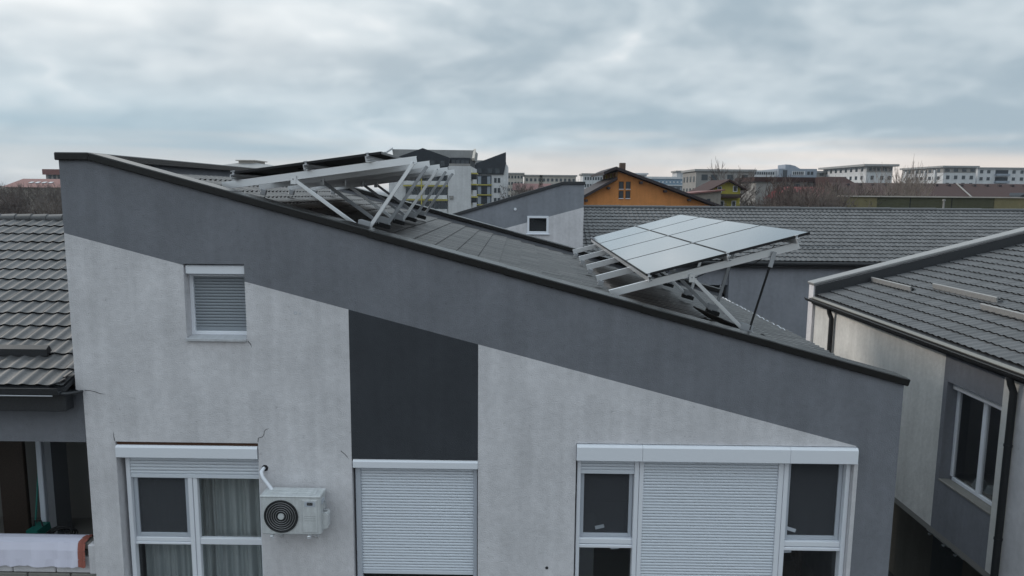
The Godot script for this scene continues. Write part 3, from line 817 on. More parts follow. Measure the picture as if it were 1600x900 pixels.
	part(w, "pane", MB.new().span(Vector3(x + 0.03, 3.95, -3.66), Vector3(x + 0.038, 5.6, -2.96)), M.glass)
	part(w, "pane", MB.new().span(Vector3(x + 0.03, 3.95, -2.86), Vector3(x + 0.038, 5.6, -2.27)), M.glass)
	part(w, "sill", MB.new().span(Vector3(7.985, 3.855, -3.715), Vector3(8.2, 3.89, -2.215), 0.006), M.flashing)
	var inn := MB.new()
	inn.span(Vector3(8.32, yb, -6.0), Vector3(12, yb + 0.2, 1.3))
	inn.span(Vector3(12, yb, -6.0), Vector3(12.2, 6.2, 1.3))
	inn.span(Vector3(8.32, yb, -6.2), Vector3(12, 6.2, -6.0))
	inn.span(Vector3(8.32, 6.2, -6.2), Vector3(12.2, 6.3, 1.3))
	part(h, "inner_walls", inn, M.interior)
	# downpipes
	for z: float in [-8.6, -1.86]:
		part(h, "downpipe", MB.new().tube([Vector3(7.83, 6.36, z), Vector3(7.86, 6.24, z), Vector3(7.92, 6.1, z), Vector3(7.92, 0.2, z)], [0.05, 0.055, 0.058, 0.058], 10), M.black_metal)
		for y: float in [5.2, 3.6, 2.0]:
			part(h, "pipe_clip", MB.new().disc(Vector3(7.92, y, z), Vector3.UP, 0.068, 0.03, 10), M.black_metal)

# ---------------------------------------------------------------- solar racks
func rack(label: String, x0: float, y0: float, slope: float, length: float, zs: Array, depth_n: int, pw: float, pl: float, zp: float, s1: Vector2, s1b: Vector2, s2: Vector2, s2b: Vector2, px0: float, dark: bool) -> void:
	var r := thing("solar_rack", label, "solar panels", Vector3(s1b.x, s1b.y, -4), "tilted solar racks on the sloped roof")
	var d := Vector3(cos(slope), sin(slope), 0)
	var up := Vector3(-sin(slope), cos(slope), 0)
	for k in zs.size():
		var z: float = zs[k]
		var o := Vector3(x0, y0, z)
		# beam: a C profile open to the back
		var b := MB.new()
		b.bar(o - up * 0.05 + Vector3(0, 0, 0.018), o - up * 0.05 + d * length + Vector3(0, 0, 0.018), 0.006, 0.1, 0.0, up)
		b.bar(o - up * 0.003 - Vector3(0, 0, 0.0085), o - up * 0.003 + d * length - Vector3(0, 0, 0.0085), 0.047, 0.006, 0.0, up)
		b.bar(o - up * 0.097 - Vector3(0, 0, 0.0085), o - up * 0.097 + d * length - Vector3(0, 0, 0.0085), 0.047, 0.006, 0.0, up)
		part(r, "beam", b, M.alu)
		part(r, "beam_foot", MB.new().cbox(o + d * 0.05 - up * 0.14, Vector3(0.09, 0.09, 0.06), 0.006, Basis(Vector3(0, 0, 1), -0.26)), M.alu_dull)
		var off := Vector3(0, 0, 0.034)
		var sm: Material = M.alu if k == 0 or k == 2 else M.alu_dull
		part(r, "strut", MB.new().bar(Vector3(s1.x, s1.y, z) + off, Vector3(s1b.x, s1b.y, z) + off, 0.052, 0.022, 0.003, Vector3(0, 0, 1)), sm)
		if dark and k == 0:
			part(r, "strut", MB.new().bar(Vector3(s2.x, s2.y, z) + off, Vector3(s2b.x, s2b.y, z) + off, 0.016, 0.05, 0.002, Vector3(0, 0, 1)), M.rubber, "thin black rear strut")
			part(r, "bracket", MB.new().bar(Vector3(s2.x, s2.y + 0.02, z) + off * 1.6, Vector3(lerpf(s2.x, s2b.x, 0.18), lerpf(s2.y, s2b.y, 0.18), z) + off * 1.6, 0.06, 0.02, 0.003, Vector3(0, 0, 1)), M.alu_dull)
		else:
			part(r, "strut", MB.new().bar(Vector3(s2.x, s2.y, z) + off, Vector3(s2b.x, s2b.y, z) + off, 0.052, 0.022, 0.003, Vector3(0, 0, 1)), sm)
		part(r, "bracket", MB.new().bar(Vector3(s1.x, s1.y + 0.05, z) + off * 1.5, Vector3(s1.x, s1.y - 0.07, z) + off * 1.5, 0.075, 0.012, 0.003, Vector3(0, 0, 1)), M.alu)
		var mid := Vector3((s1b.x + s2b.x) * 0.5, minf(s1b.y, s2b.y), z)
		var ft := MB.new()
		ft.cbox(mid + Vector3(0, 0.0, 0), Vector3(0.2, 0.012, 0.1), 0.002, Basis(Vector3(0, 0, 1), -0.26))
		ft.cbox(mid + Vector3(0, 0.045, 0.052), Vector3(0.17, 0.09, 0.008), 0.002, Basis(Vector3(0, 0, 1), -0.26))
		ft.cbox(mid + Vector3(0, 0.045, -0.052), Vector3(0.17, 0.09, 0.008), 0.002, Basis(Vector3(0, 0, 1), -0.26))
		part(r, "foot_bracket", ft, M.alu_dull)
		part(r, "rubber_pad", MB.new().cbox(mid + Vector3(0, -0.045, 0), Vector3(0.22, 0.07, 0.12), 0.008, Basis(Vector3(0, 0, 1), -0.26)), M.rubber)
		# bolts on the front strut joints
		for q: Vector2 in [s1, s1b, s2, s2b]:
			part(r, "bolt", MB.new().disc(Vector3(q.x, q.y, z) + off * 1.3, Vector3(0, 0, 1), 0.011, 0.02, 6), M.alu_dull)
	# purlins along the rack
	var zl := zp - depth_n * pl - 0.05
	var offs: Array = [0.035, pw + 0.01, 2.0 * pw - 0.17]
	for f: float in offs:
		var o := Vector3(px0, y0 + (px0 - x0) * tan(slope), 0) + d * f + up * 0.04
		var b := MB.new()
		var bs := Basis(d, up, d.cross(up))
		for q: Array in [[-0.024, 0.0, 0.006, 0.08], [0.0, 0.037, 0.05, 0.006], [0.0, -0.037, 0.05, 0.006], [0.0, -0.012, 0.05, 0.005]]:
			b.cbox(o + d * q[0] + up * q[1] + Vector3(0, 0, (zp + 0.06 + zl) * 0.5), Vector3(q[2], q[3], zp + 0.06 - zl), 0.0, bs)
		part(r, "purlin", b, M.alu)
	# modules
	var pn: Node3D
	var first := Transform3D.IDENTITY
	for j in depth_n:
		for i in 2:
			var c := Vector3(px0, y0 + (px0 - x0) * tan(slope), 0) + d * (i * (pw + 0.02) + pw * 0.5) + up * 0.1 + Vector3(0, 0, zp - j * pl - (pl - 0.02) * 0.5)
			var bs := Basis(d, up, d.cross(up))
			var t := Transform3D(bs, c)
			if pn == null:
				var f := MB.new()
				var L := pl - 0.02
				f.cbox(Vector3(-pw * 0.5 + 0.006, 0, 0), Vector3(0.012, 0.036, L), 0.002)
				f.cbox(Vector3(pw * 0.5 - 0.006, 0, 0), Vector3(0.012, 0.036, L), 0.002)
				f.cbox(Vector3(0, 0, -L * 0.5 + 0.006), Vector3(pw - 0.024, 0.036, 0.012), 0.002)
				f.cbox(Vector3(0, 0, L * 0.5 - 0.006), Vector3(pw - 0.024, 0.036, 0.012), 0.002)
				pn = piece(r, "solar_panel", f.mesh(), M.pv_frame, t)
				mi(pn, "glass", MB.new().box(Vector3(0, 0.0135, 0), Vector3(pw - 0.025, 0.004, L - 0.025)).mesh(), M.pv_glass)
				mi(pn, "backsheet", MB.new().box(Vector3(0, 0.009, 0), Vector3(pw - 0.025, 0.003, L - 0.025)).mesh(), M.pv_back)
				mi(pn, "junction_box", MB.new().cbox(Vector3(0.2, -0.002, 0.1), Vector3(0.1, 0.018, 0.07), 0.004).mesh(), M.rubber)
			else:
				var c2: Node3D = pn.duplicate()
				c2.name = numbered(r, "solar_panel")
				r.add_child(c2)
				c2.transform = Transform3D(Basis.IDENTITY, -base_of[r]) * t
	for f: float in offs:
		for j in depth_n + 1:
			var c := Vector3(px0, y0 + (px0 - x0) * tan(slope), 0) + d * (f + (0.0 if f > 0.1 else 0.0)) + up * 0.119 + Vector3(0, 0, zp - j * pl + 0.01)
			part(r, "clamp", MB.new().cbox(c, Vector3(0.05, 0.012, 0.045), 0.003, Basis(d, up, d.cross(up))).cbox(c - up * 0.03, Vector3(0.03, 0.06, 0.008), 0.001, Basis(d, up, d.cross(up))), M.alu_dull)

func build_solar() -> void:
	rack("solar rack on the upper left of the roof, showing its struts and shaded underside", -4.15, 9.31, 0.1395, 2.73, [-0.6, -2.0, -3.4, -4.8, -6.2], 3, 1.035, 2.0, -0.5, Vector2(-3.14, 9.36), Vector2(-2.25, 8.71), Vector2(-1.48, 9.6), Vector2(-2.1, 8.71), -3.965, false)
	rack("solar rack on the lower right of the roof, pale sky mirrored in its eight panels", 1.25, 7.85, 0.265, 2.71, [-0.65, -2.42, -4.2, -6.0, -7.8], 4, 1.14, 2.0, -0.5, Vector2(2.4, 8.05), Vector2(3.17, 7.3), Vector2(3.53, 8.4), Vector2(3.24, 7.3), 1.77, true)

# ---------------------------------------------------------------- air conditioner
func outdoor_unit(label: String, group := "") -> Node3D:
	# built about its back bottom centre, facing +z
	var a := thing("air_conditioner", label, "air conditioner", Vector3.ZERO, group)
	var W := 0.8
	var H := 0.53
	var D := 0.27
	part(a, "casing", MB.new().cbox(Vector3(0, H * 0.5, D * 0.5), Vector3(W, H, D), 0.018), M.ac_paint)
	part(a, "lid", MB.new().cbox(Vector3(0, H + 0.006, D * 0.5), Vector3(W + 0.014, 0.03, D + 0.014), 0.01), M.ac_paint)
	part(a, "lid_ridge", MB.new().cbox(Vector3(-0.02, H + 0.024, 0.09), Vector3(0.56, 0.012, 0.03), 0.005).cbox(Vector3(-0.02, H + 0.024, 0.17), Vector3(0.56, 0.012, 0.03), 0.005).cbox(Vector3(0.31, H + 0.024, 0.13), Vector3(0.03, 0.012, 0.14), 0.005), M.ac_paint)
	var fc := Vector3(-0.125, 0.265, D)
	var g := part(a, "fan_grille", MB.new().disc(fc - Vector3(0, 0, 0.02), Vector3(0, 0, 1), 0.225, 0.026, 36), M.ac_dark)
	for r: float in [0.222, 0.192, 0.162, 0.132, 0.102, 0.074]:
		part(g, "ring", MB.new().ring(fc + Vector3(0, 0, 0.012), Vector3(0, 0, 1), r, 0.0042 if r < 0.2 else 0.008, 36), M.ac_wire if r < 0.2 else M.ac_dark)
	var sp := MB.new()
	for k in 16:
		var t := TAU * k / 16
		sp.bar(fc + Vector3(cos(t) * 0.05, sin(t) * 0.05, 0.01), fc + Vector3(cos(t + 0.25) * 0.22, sin(t + 0.25) * 0.22, 0.01), 0.004, 0.006, 0.0, Vector3(0, 0, 1))
	part(g, "spokes", sp, M.ac_dark)
	part(g, "hub", MB.new().disc(fc, Vector3(0, 0, 1), 0.046, 0.022, 20, 0.04), M.ac_paint)
	var p := part(a, "front_panel", MB.new().cbox(Vector3(0.26, 0.27, D + 0.004), Vector3(0.2, 0.46, 0.014), 0.006), M.ac_paint)
	for y: float in [0.27, 0.24, 0.21]:
		part(p, "groove", MB.new().cbox(Vector3(0.26, y, D + 0.0105), Vector3(0.15, 0.005, 0.004), 0.001), M.ac_wire)
	part(p, "badge_plate", MB.new().cbox(Vector3(0.265, 0.44, D + 0.0115), Vector3(0.145, 0.07, 0.006), 0.002), M.pvc_grey)
	part(p, "badge", MB.new().cbox(Vector3(0.265, 0.447, D + 0.0155), Vector3(0.075, 0.042, 0.004), 0.001), M.ac_dark)
	for q: float in [-0.02, 0.0, 0.02]:
		part(p, "badge_mark", MB.new().cbox(Vector3(0.265 + q, 0.452, D + 0.018), Vector3(0.008, 0.012, 0.002)).cbox(Vector3(0.265 + q * 0.8, 0.437, D + 0.018), Vector3(0.012, 0.003, 0.002)), M.ac_wire)
	part(a, "valve_cover", MB.new().prism(PackedVector2Array([Vector2(0.4, 0.04), Vector2(0.47, 0.07), Vector2(0.475, 0.25), Vector2(0.455, 0.28), Vector2(0.4, 0.28)]), Vector3(0, 0, 0.19), Vector3.RIGHT, Vector3.UP, Vector3(0, 0, -0.13)), M.ac_paint)
	part(a, "valve", MB.new().tube([Vector3(0.4, 0.3, 0.14), Vector3(0.455, 0.3, 0.14)], [0.014, 0.014], 8).tube([Vector3(0.43, 0.28, 0.14), Vector3(0.44, 0.36, 0.13), Vector3(0.42, 0.42, 0.12), Vector3(0.4, 0.44, 0.12)], [0.01, 0.01, 0.01, 0.01], 7), M.alu_dull)
	part(a, "handle_recess", MB.new().cbox(Vector3(0.402, 0.44, 0.16), Vector3(0.02, 0.06, 0.1), 0.006), M.pvc_grey)
	for x: float in [-0.26, 0.24]:
		var b := part(a, "bracket", MB.new().span(Vector3(x - 0.02, -0.028, -0.1), Vector3(x + 0.02, -0.002, D + 0.03), 0.004).span(Vector3(x - 0.02, -0.22, -0.1), Vector3(x + 0.02, -0.03, -0.07), 0.004).bar(Vector3(x, -0.2, -0.08), Vector3(x, -0.03, D * 0.6), 0.03, 0.012, 0.002), M.alu)
		part(b, "foot_bolt", MB.new().cbox(Vector3(x, -0.03, D), Vector3(0.045, 0.03, 0.03), 0.005), M.pvc)
	return a

func build_air_conditioner() -> void:
	var a := outdoor_unit("white outdoor air conditioner on the house wall beside the curtained window")
	a.position = Vector3(-3.03, 4.635, 0.085)
	part(a, "hose", MB.new().tube([Vector3(-0.465, 0.79, -0.1), Vector3(-0.465, 0.775, 0.02), Vector3(-0.445, 0.72, 0.045), Vector3(-0.4, 0.655, 0.05), Vector3(-0.33, 0.57, 0.06), Vector3(-0.3, 0.53, 0.07)], [0.024, 0.026, 0.026, 0.024, 0.024, 0.022], 9), M.pvc).position = Vector3.ZERO
	part(a, "hose_hole", MB.new().disc(Vector3(-0.45, 0.79, -0.084), Vector3(0, 0, 1), 0.045, 0.004, 12), M.gap)
	var t := Transform3D(Basis(Vector3.UP, -PI / 2), Vector3(9.1, 2.05, -4.95))
	dup(a, "air_conditioner", "farther of two dusty outdoor units hanging under the right house's overhang", "outdoor units under the overhang", t)
	dup(a, "air_conditioner", "nearer of two dusty outdoor units hanging under the right house's overhang", "outdoor units under the overhang", Transform3D(t.basis, Vector3(9.1, 2.05, -4.05)))

# ---------------------------------------------------------------- terrace and small things
func build_terrace_things() -> void:
	# sheet over the balustrade
	var b := MB.new()
	var nz := noise(51, 1.6, 3)
	var path := [Vector2(3.96, -0.33), Vector2(4.12, -0.345), Vector2(4.25, -0.33), Vector2(4.285, -0.24), Vector2(4.285, -0.16), Vector2(4.26, -0.07), Vector2(4.15, -0.045), Vector2(4.02, -0.04), Vector2(3.91, -0.035)]
	var grid := []
	var nx := 90
	for i in nx + 1:
		var x := lerpf(-9.6, -6.17, float(i) / nx)
		var row := []
		for k in path.size():
			var q: Vector2 = path[k]
			var hang := clampf((4.25 - q.x) * 3.0, 0.0, 1.0)
			row.append(Vector3(x + 0.02 * nz.get_noise_2d(q.x * 4.0, x), q.x + 0.022 * nz.get_noise_1d(x * 2.2) * hang, q.y + (0.016 * sin(x * 21.0 + 4.0 * nz.get_noise_1d(x)) + 0.02 * nz.get_noise_2d(x * 3.0, q.x * 2.0)) * hang))
		grid.append(row)
	for i in nx:
		for k in path.size() - 1:
			b.quad(grid[i][k], grid[i][k + 1], grid[i + 1][k + 1], grid[i + 1][k])
	var s := thing("bed_sheet", "pale lilac sheet hung over the terrace balustrade at the left", "sheet", Vector3(-7.9, 3.9, -0.1))
	part(s, "cloth", b, M.white_cloth)
	var e := MB.new()
	for k in path.size() - 1:
		var p: Vector2 = path[k]; var q: Vector2 = path[k + 1]
		for i in 3:
			var x0 := -6.19 + i * 0.035
			e.quad(Vector3(x0, p.x + 0.012 * sin(i * 2.0), p.y + 0.012), Vector3(x0, q.x + 0.012 * sin(i * 2.0 + 1), q.y + 0.012), Vector3(x0 + 0.035, q.x + 0.012 * sin(i * 2.0 + 3), q.y + 0.012 - 0.01 * (i % 2)), Vector3(x0 + 0.035, p.x + 0.012 * sin(i * 2.0 + 2), p.y + 0.012 - 0.01 * (i % 2)))
	part(s, "orange_hem", e, M.orange_cloth)
	part(s, "rail", MB.new().span(Vector3(-14, 4.14, -0.3), Vector3(-6.05, 4.25, -0.1), 0.02), M.flashing)
	var br := thing("broom", "long-handled broom leaning by the pale post in the dark terrace", "broom", Vector3(-7.56, 3.2, -1.1))
	part(br, "handle", MB.new().tube([Vector3(-7.57, 3.45, -1.05), Vector3(-7.53, 4.95, -1.3)], [0.014, 0.014], 8), M.green)
	part(br, "grip", MB.new().tube([Vector3(-7.532, 4.88, -1.288), Vector3(-7.527, 5.0, -1.308)], [0.02, 0.018], 8), M.rubber)
	part(br, "brush", MB.new().cbox(Vector3(-7.57, 3.33, -1.05), Vector3(0.3, 0.24, 0.08), 0.02), M.brown_wood)
	var gb := thing("green_crate", "teal plastic box standing at the foot of the terrace post", "box", Vector3(-7.4, 3.2, -1.0))
	part(gb, "shell", MB.new().prism(PackedVector2Array([Vector2(-7.52, 3.2), Vector2(-7.18, 3.2), Vector2(-7.2, 3.6), Vector2(-7.3, 3.8), Vector2(-7.33, 4.03), Vector2(-7.5, 4.03)]), Vector3(0, 0, -0.85), Vector3.RIGHT, Vector3.UP, Vector3(0, 0, -0.3)), M.green)
	part(gb, "handle", MB.new().tube([Vector3(-7.48, 4.02, -1.0), Vector3(-7.46, 4.12, -1.0), Vector3(-7.36, 4.12, -1.0), Vector3(-7.34, 4.02, -1.0)], [0.012, 0.012, 0.012, 0.012], 6), M.rubber)
	var cb := MB.new()
	var rng := RandomNumberGenerator.new()
	rng.seed = 5
	for k in 7:
		var pts := []
		var rr := []
		var c := Vector3(-7.05 + rng.randf_range(-0.08, 0.08), 3.9 + rng.randf_range(-0.06, 0.06), -1.0)
		var ax := Vector3(rng.randf_range(-0.4, 0.4), rng.randf_range(-0.3, 0.3), 1).normalized()
		var x := ax.cross(Vector3.UP).normalized()
		var y := ax.cross(x)
		for i in 17:
			var t := TAU * i / 16
			pts.append(c + x * cos(t) * 0.17 + y * sin(t) * 0.09); rr.append(0.012)
		cb.tube(pts, rr, 5, false)
	var hb := thing("cable_heap", "tangled black cables lying on a stool in the dark terrace", "cables", Vector3(-7.05, 3.2, -1.0))
	part(hb, "coil", cb, M.rubber)
	var st := thing("stool", "dark wooden stool under the tangled cables on the terrace", "stool", Vector3(-7.05, 3.2, -1.0))
	part(st, "seat", MB.new().cbox(Vector3(-7.05, 3.77, -1.0), Vector3(0.4, 0.05, 0.4), 0.01), M.brown_wood)
	for sx: float in [-0.16, 0.16]:
		for sz: float in [-0.16, 0.16]:
			part(st, "leg", MB.new().bar(Vector3(-7.05 + sx, 3.2, -1.0 + sz), Vector3(-7.05 + sx, 3.75, -1.0 + sz), 0.04, 0.04, 0.003, Vector3(0, 0, 1)), M.brown_wood)

func build_room_things() -> void:
	var c := thing("cabinet", "pale cabinet dimly seen through the lower left pane of the three-bay window", "cabinet", Vector3(1.2, 3.1, -1.6))
	part(c, "carcass", MB.new().span(Vector3(0.3, 3.1, -1.9), Vector3(1.22, 4.2, -1.4), 0.01), M.curtain)
	part(c, "door", MB.new().span(Vector3(0.33, 3.15, -1.4), Vector3(0.76, 4.15, -1.38), 0.006), M.pvc_grey)
	part(c, "door", MB.new().span(Vector3(0.78, 3.15, -1.4), Vector3(1.2, 4.15, -1.38), 0.006), M.pvc_grey)
	var d := thing("armchair", "dark armchair dimly seen through the lower right pane of the three-bay window", "armchair", Vector3(4.0, 3.1, -1.7))
	part(d, "seat", MB.new().span(Vector3(3.6, 3.1, -2.0), Vector3(4.4, 3.5, -1.2), 0.05), M.brown_wood)
	part(d, "backrest", MB.new().span(Vector3(3.6, 3.5, -2.0), Vector3(4.4, 4.1, -1.75), 0.06), M.brown_wood)
	for x: float in [3.55, 4.35]:
		part(d, "armrest", MB.new().span(Vector3(x, 3.1, -1.9), Vector3(x + 0.12, 3.75, -1.2), 0.04), M.brown_wood)

func build_small_things() -> void:
	var hang := MB.new()
	for q: Array in [[2.05, 8.06, -0.75, 2.85, 8.3, -0.72, 0.16], [2.9, 8.28, -0.9, 3.6, 8.5, -0.8, 0.2], [2.3, 8.1, -1.6, 2.5, 8.2, -3.2, 0.22]]:
		var a := Vector3(q[0], q[1], q[2])
		var e := Vector3(q[3], q[4], q[5])
		var cp := []
		var cr := []
		for k in 13:
			var t := k / 12.0
			cp.append(a.lerp(e, t) - Vector3(0, q[6] * 4.0 * t * (1.0 - t), 0)); cr.append(0.006)
		hang.tube(cp, cr, 5)
	solo("panel_cable", hang, M.rubber, "thin black cables sagging under the right rack's panels", "cable")
	# thin pale wavy tube along the low eave of the main roof, dipping into the tile valleys
	var pts := []
	var rr := []
	for k in 60:
		var z := lerpf(-4.1, -8.3, k / 59.0)
		pts.append(Vector3(5.06, 6.645 + 0.012 * sin(k * 1.5) + 0.006 * sin(k * 0.37), z)); rr.append(0.012)
	solo("eave_streak", MB.new().tube(pts, rr, 6), M.pvc, "thin pale wavy tube along the low eave below the right solar rack", "eave_streak")
	var c := MB.new()
	for k in 3:
		c.ring(Vector3(3.42 + k * 0.03, 7.16 + k * 0.015, -0.62 - k * 0.03), Vector3(0.5, 0.75, 0.4).normalized(), 0.075 - k * 0.01, 0.012, 18)
	c.tube([Vector3(3.48, 7.14, -0.6), Vector3(3.7, 7.07, -0.7), Vector3(3.95, 7.0, -1.0)], [0.012, 0.012, 0.012], 6)
	solo("cable", c, M.rubber, "coil of black cable on the roof at the foot of the thin black strut", "cable")
	# added black sheet imitating the shade at the foot of the right rack
	var a := 0.2609
	var d := Vector3(cos(a), -sin(a), 0)
	solo("shade_mat", MB.new().bar(Vector3(2.95, 7.3, -2.2), Vector3(3.2, 7.27, -0.75), 0.32, 0.02, 0.004, Vector3(sin(a + 0.35), cos(a + 0.35), 0)), M.rubber, "added black sheet imitating shade on the roof between the feet of the right rack", "mat")
	# odds and ends inside the right house's window
	var bg := MB.new()
	for q: Array in [[8.5, 4.02, -3.3, 0.13], [8.55, 4.0, -3.05, 0.11], [8.5, 4.0, -2.55, 0.12]]:
		bg.disc(Vector3(q[0], q[1] - q[3], q[2]), Vector3.UP, q[3], q[3] * 1.2, 9, q[3] * 0.6)
	solo("white_bag", bg, M.curtain, "crumpled white bags behind the glass of the right house's window", "bag")
	solo("window_shelf", MB.new().span(Vector3(8.4, 3.7, -3.6), Vector3(8.9, 3.9, -2.25), 0.01), M.interior, "low shelf just behind the right house's window", "shelf")
	solo("cardboard_box", MB.new().span(Vector3(8.45, 3.9, -2.8), Vector3(8.6, 4.2, -2.62), 0.004), mat(lin(0.3, 0.15, 0.06), 0.9), "small brown box on the shelf behind the right window", "box")

# ---------------------------------------------------------------- the town beyond
func win_grid(p: Node, xs: Array, ys: Array, w: float, hh: float, z: float, m: Material = null) -> void:
	var mesh := MB.new().box(Vector3.ZERO, Vector3(w, hh, 0.12)).mesh()
	var sill: Mesh = null
	for y: float in ys:
		for x: float in xs:
			piece(p, "window", mesh, m if m else M.far_glass, Transform3D(Basis.IDENTITY, Vector3(x, y, z)))
func side_grid(p: Node, x: float, zs: Array, ys: Array, w: float, hh: float) -> void:
	var mesh := MB.new().box(Vector3.ZERO, Vector3(0.12, hh, w)).mesh()
	for y: float in ys:
		for z: float in zs:
			piece(p, "window", mesh, M.far_glass, Transform3D(Basis.IDENTITY, Vector3(x, y, z)))
func steps(a: float, b: float, n: int) -> Array:
	var r := []
	for k in n: r.append(lerpf(a, b, float(k) / maxi(n - 1, 1)))
	return r
func block(called: String, label: String, x0: float, x1: float, zf: float, dp: float, hh: float, m: Material, roof_m: Material, over := 0.6, slab := 0.7) -> Node3D:
	var o := thing(called, label, "building", Vector3((x0 + x1) * 0.5, 0, zf - dp * 0.5))
	part(o, "wall", MB.new().span(Vector3(x0, 0, zf - dp), Vector3(x1, hh - slab, zf)), m)
	part(o, "roof", MB.new().span(Vector3(x0 - over, hh - slab, zf - dp - over), Vector3(x1 + over, hh, zf + over)), roof_m)
	return o
func slope_roof(b: MB, x0: float, y0: float, x1: float, y1: float, z0: float, z1: float, t := 0.25) -> MB:
	return b.prism(PackedVector2Array([Vector2(x0, y0), Vector2(x1, y1), Vector2(x1, y1 - t), Vector2(x0, y0 - t)]), Vector3(0, 0, z0), Vector3.RIGHT, Vector3.UP, Vector3(0, 0, z1 - z0))

func build_far_town() -> void:
	# orange gabled house
	var o := thing("orange_house", "orange gabled house with dark roof and four small attic windows", "house", Vector3(10, 0, -62))
	wall(o, "wall", PackedVector2Array([Vector2(2.5, 0), Vector2(2.5, 7.0), Vector2(8.75, 10.45), Vector2(8.75, 11.2), Vector2(18.6, 7.7), Vector2(18.6, 0)]), M.orange_wall, -56.0, 11.0)
	part(o, "clerestory", MB.new().span(Vector3(8.62, 10.5, -66.9), Vector3(8.75, 11.15, -56.1)), M.larch)
	var cw := MB.new().span(Vector3(-0.06, -0.22, -0.3), Vector3(0.06, 0.22, 0.3)).mesh()
	for k in 5: piece(o, "window", cw, M.yellow_trim if k % 2 == 1 else M.larch, Transform3D(Basis.IDENTITY, Vector3(8.6, 10.85, -57.5 - k * 2.0)))
	var rf := part(o, "roof", slope_roof(MB.new(), 7.4, 11.15, 8.5, 11.62, -55.3, -67.4), M.plum_roof)
	part(o, "roof", slope_roof(MB.new(), 8.5, 11.62, 18.9, 7.95, -55.3, -67.4), M.plum_roof)
	part(o, "roof", slope_roof(MB.new(), 1.8, 6.85, 8.6, 10.72, -55.3, -67.4), M.plum_roof)
	for q: Array in [[5.9, 8.75], [7.9, 9.9], [10.8, 10.4], [13.0, 9.65], [15.2, 8.9]]:
		part(o, "rafter_end", MB.new().span(Vector3(q[0] - 0.12, q[1] - 0.3, -56.0), Vector3(q[0] + 0.12, q[1] - 0.08, -55.35)), M.plum_roof)
	part(rf, "chimney", MB.new().span(Vector3(9.3, 10.6, -59.5), Vector3(9.85, 12.1, -58.9), 0.03), mat(lin(0.13, 0.09, 0.07), 0.9, 0, tex_mottle, 0.4))
	for x: float in [9.08, 9.7]:
		for y: float in [9.97, 9.13]:
			var fr := MB.new()
			sash(fr, x - 0.21, x + 0.21, y - 0.33, y + 0.33, -56.05, -55.94, 0.05)
			var w := part(o, "window", fr, M.plum_roof)
			part(w, "pane", MB.new().span(Vector3(x - 0.16, y - 0.28, -55.995), Vector3(x + 0.16, y + 0.28, -55.97)), M.far_glass)
			part(w, "sill", MB.new().span(Vector3(x - 0.22, y - 0.38, -56), Vector3(x + 0.22, y - 0.33, -55.88)), M.pvc)
	var pl := thing("plum_roof_house", "house with a plain dark plum roof just right of the orange gable", "house", Vector3(14, 0, -74))
	part(pl, "wall", MB.new().span(Vector3(10.5, 0, -79), Vector3(16.2, 8.2, -71)), M.orange_wall)
	part(pl, "roof", MB.new().prism(PackedVector2Array([Vector2(-70.4, 8.0), Vector2(-75, 10.3), Vector2(-79.6, 8.0), Vector2(-79.6, 7.8), Vector2(-70.4, 7.8)]), Vector3(10, 0, 0), Vector3(0, 0, 1), Vector3.UP, Vector3(6.5, 0, 0)), M.plum_roof)
	part(pl, "roof_edge", MB.new().span(Vector3(10, 8.9, -73.0), Vector3(16.4, 9.0, -72.2)), M.far_dark)

	# apartment block with yellow balconies: near wing
	o = thing("apartment_block", "white and black apartment block with yellow balcony bands, nearer wing", "apartments", Vector3(-19, 0, -150))
	part(o, "wall", MB.new().span(Vector3(-27.6, 0, -160), Vector3(-15.2, 13.9, -140)), M.far_white)
	part(o, "wall", MB.new().span(Vector3(-15.2, 0, -160), Vector3(-10.5, 14.6, -139.6)), M.far_white)
	part(o, "attic", MB.new().prism(PackedVector2Array([Vector2(-25.8, 13.9), Vector2(-15.2, 13.9), Vector2(-14.9, 16.3), Vector2(-20.4, 18.2), Vector2(-25.8, 16.3)]), Vector3(0, 0, -139.5), Vector3.RIGHT, Vector3.UP, Vector3(0, 0, -6)), M.far_dark)
	part(o, "attic", MB.new().span(Vector3(-14.9, 14.6, -158), Vector3(-10.8, 16.4, -141.5)), M.far_dark)
	part(o, "roof", MB.new().prism(PackedVector2Array([Vector2(-27.6, 16.2), Vector2(-10.4, 16.2), Vector2(-10.2, 18.2), Vector2(-27.9, 18.3)]), Vector3(0, 0, -146), Vector3.RIGHT, Vector3.UP, Vector3(0, 0, -13)), M.far_roof)
	part(o, "roof_edge", MB.new().bar(Vector3(-28.3, 17.2, -140), Vector3(-27.9, 18.5, -146), 0.4, 0.4), M.far_white)
	part(o, "roof_edge", MB.new().bar(Vector3(-10.0, 16.0, -139.8), Vector3(-10.2, 18.4, -148), 0.5, 0.5), M.far_warm)
	win_grid(o, [-14.3, -13.3, -12.3, -11.4], [15.3], 0.75, 1.1, -141.4)
	part(o, "railing", MB.new().span(Vector3(-15.0, 14.6, -139.7), Vector3(-10.6, 15.1, -139.6)), M.far_mid)
	win_grid(o, [-20.0, -18.4, -16.3], [15.1], 0.9, 1.1, -139.45)
	for y: float in [10.5, 7.6, 4.7]:
		part(o, "balcony_band", MB.new().span(Vector3(-24.5, y - 0.12, -139.9), Vector3(-15.3, y + 0.12, -139.2)), M.yellow_trim)
		part(o, "balcony_parapet", MB.new().span(Vector3(-24.4, y + 0.2, -139.7), Vector3(-15.4, y + 1.0, -139.4)), M.far_white)
	part(o, "balcony_post", MB.new().span(Vector3(-20.8, 4, -139.9), Vector3(-20.6, 13.3, -139.1)), M.yellow_trim)
	part(o, "balcony_recess", MB.new().span(Vector3(-23.5, 10.9, -139.95), Vector3(-15.5, 13.6, -139.6)), M.far_dark)
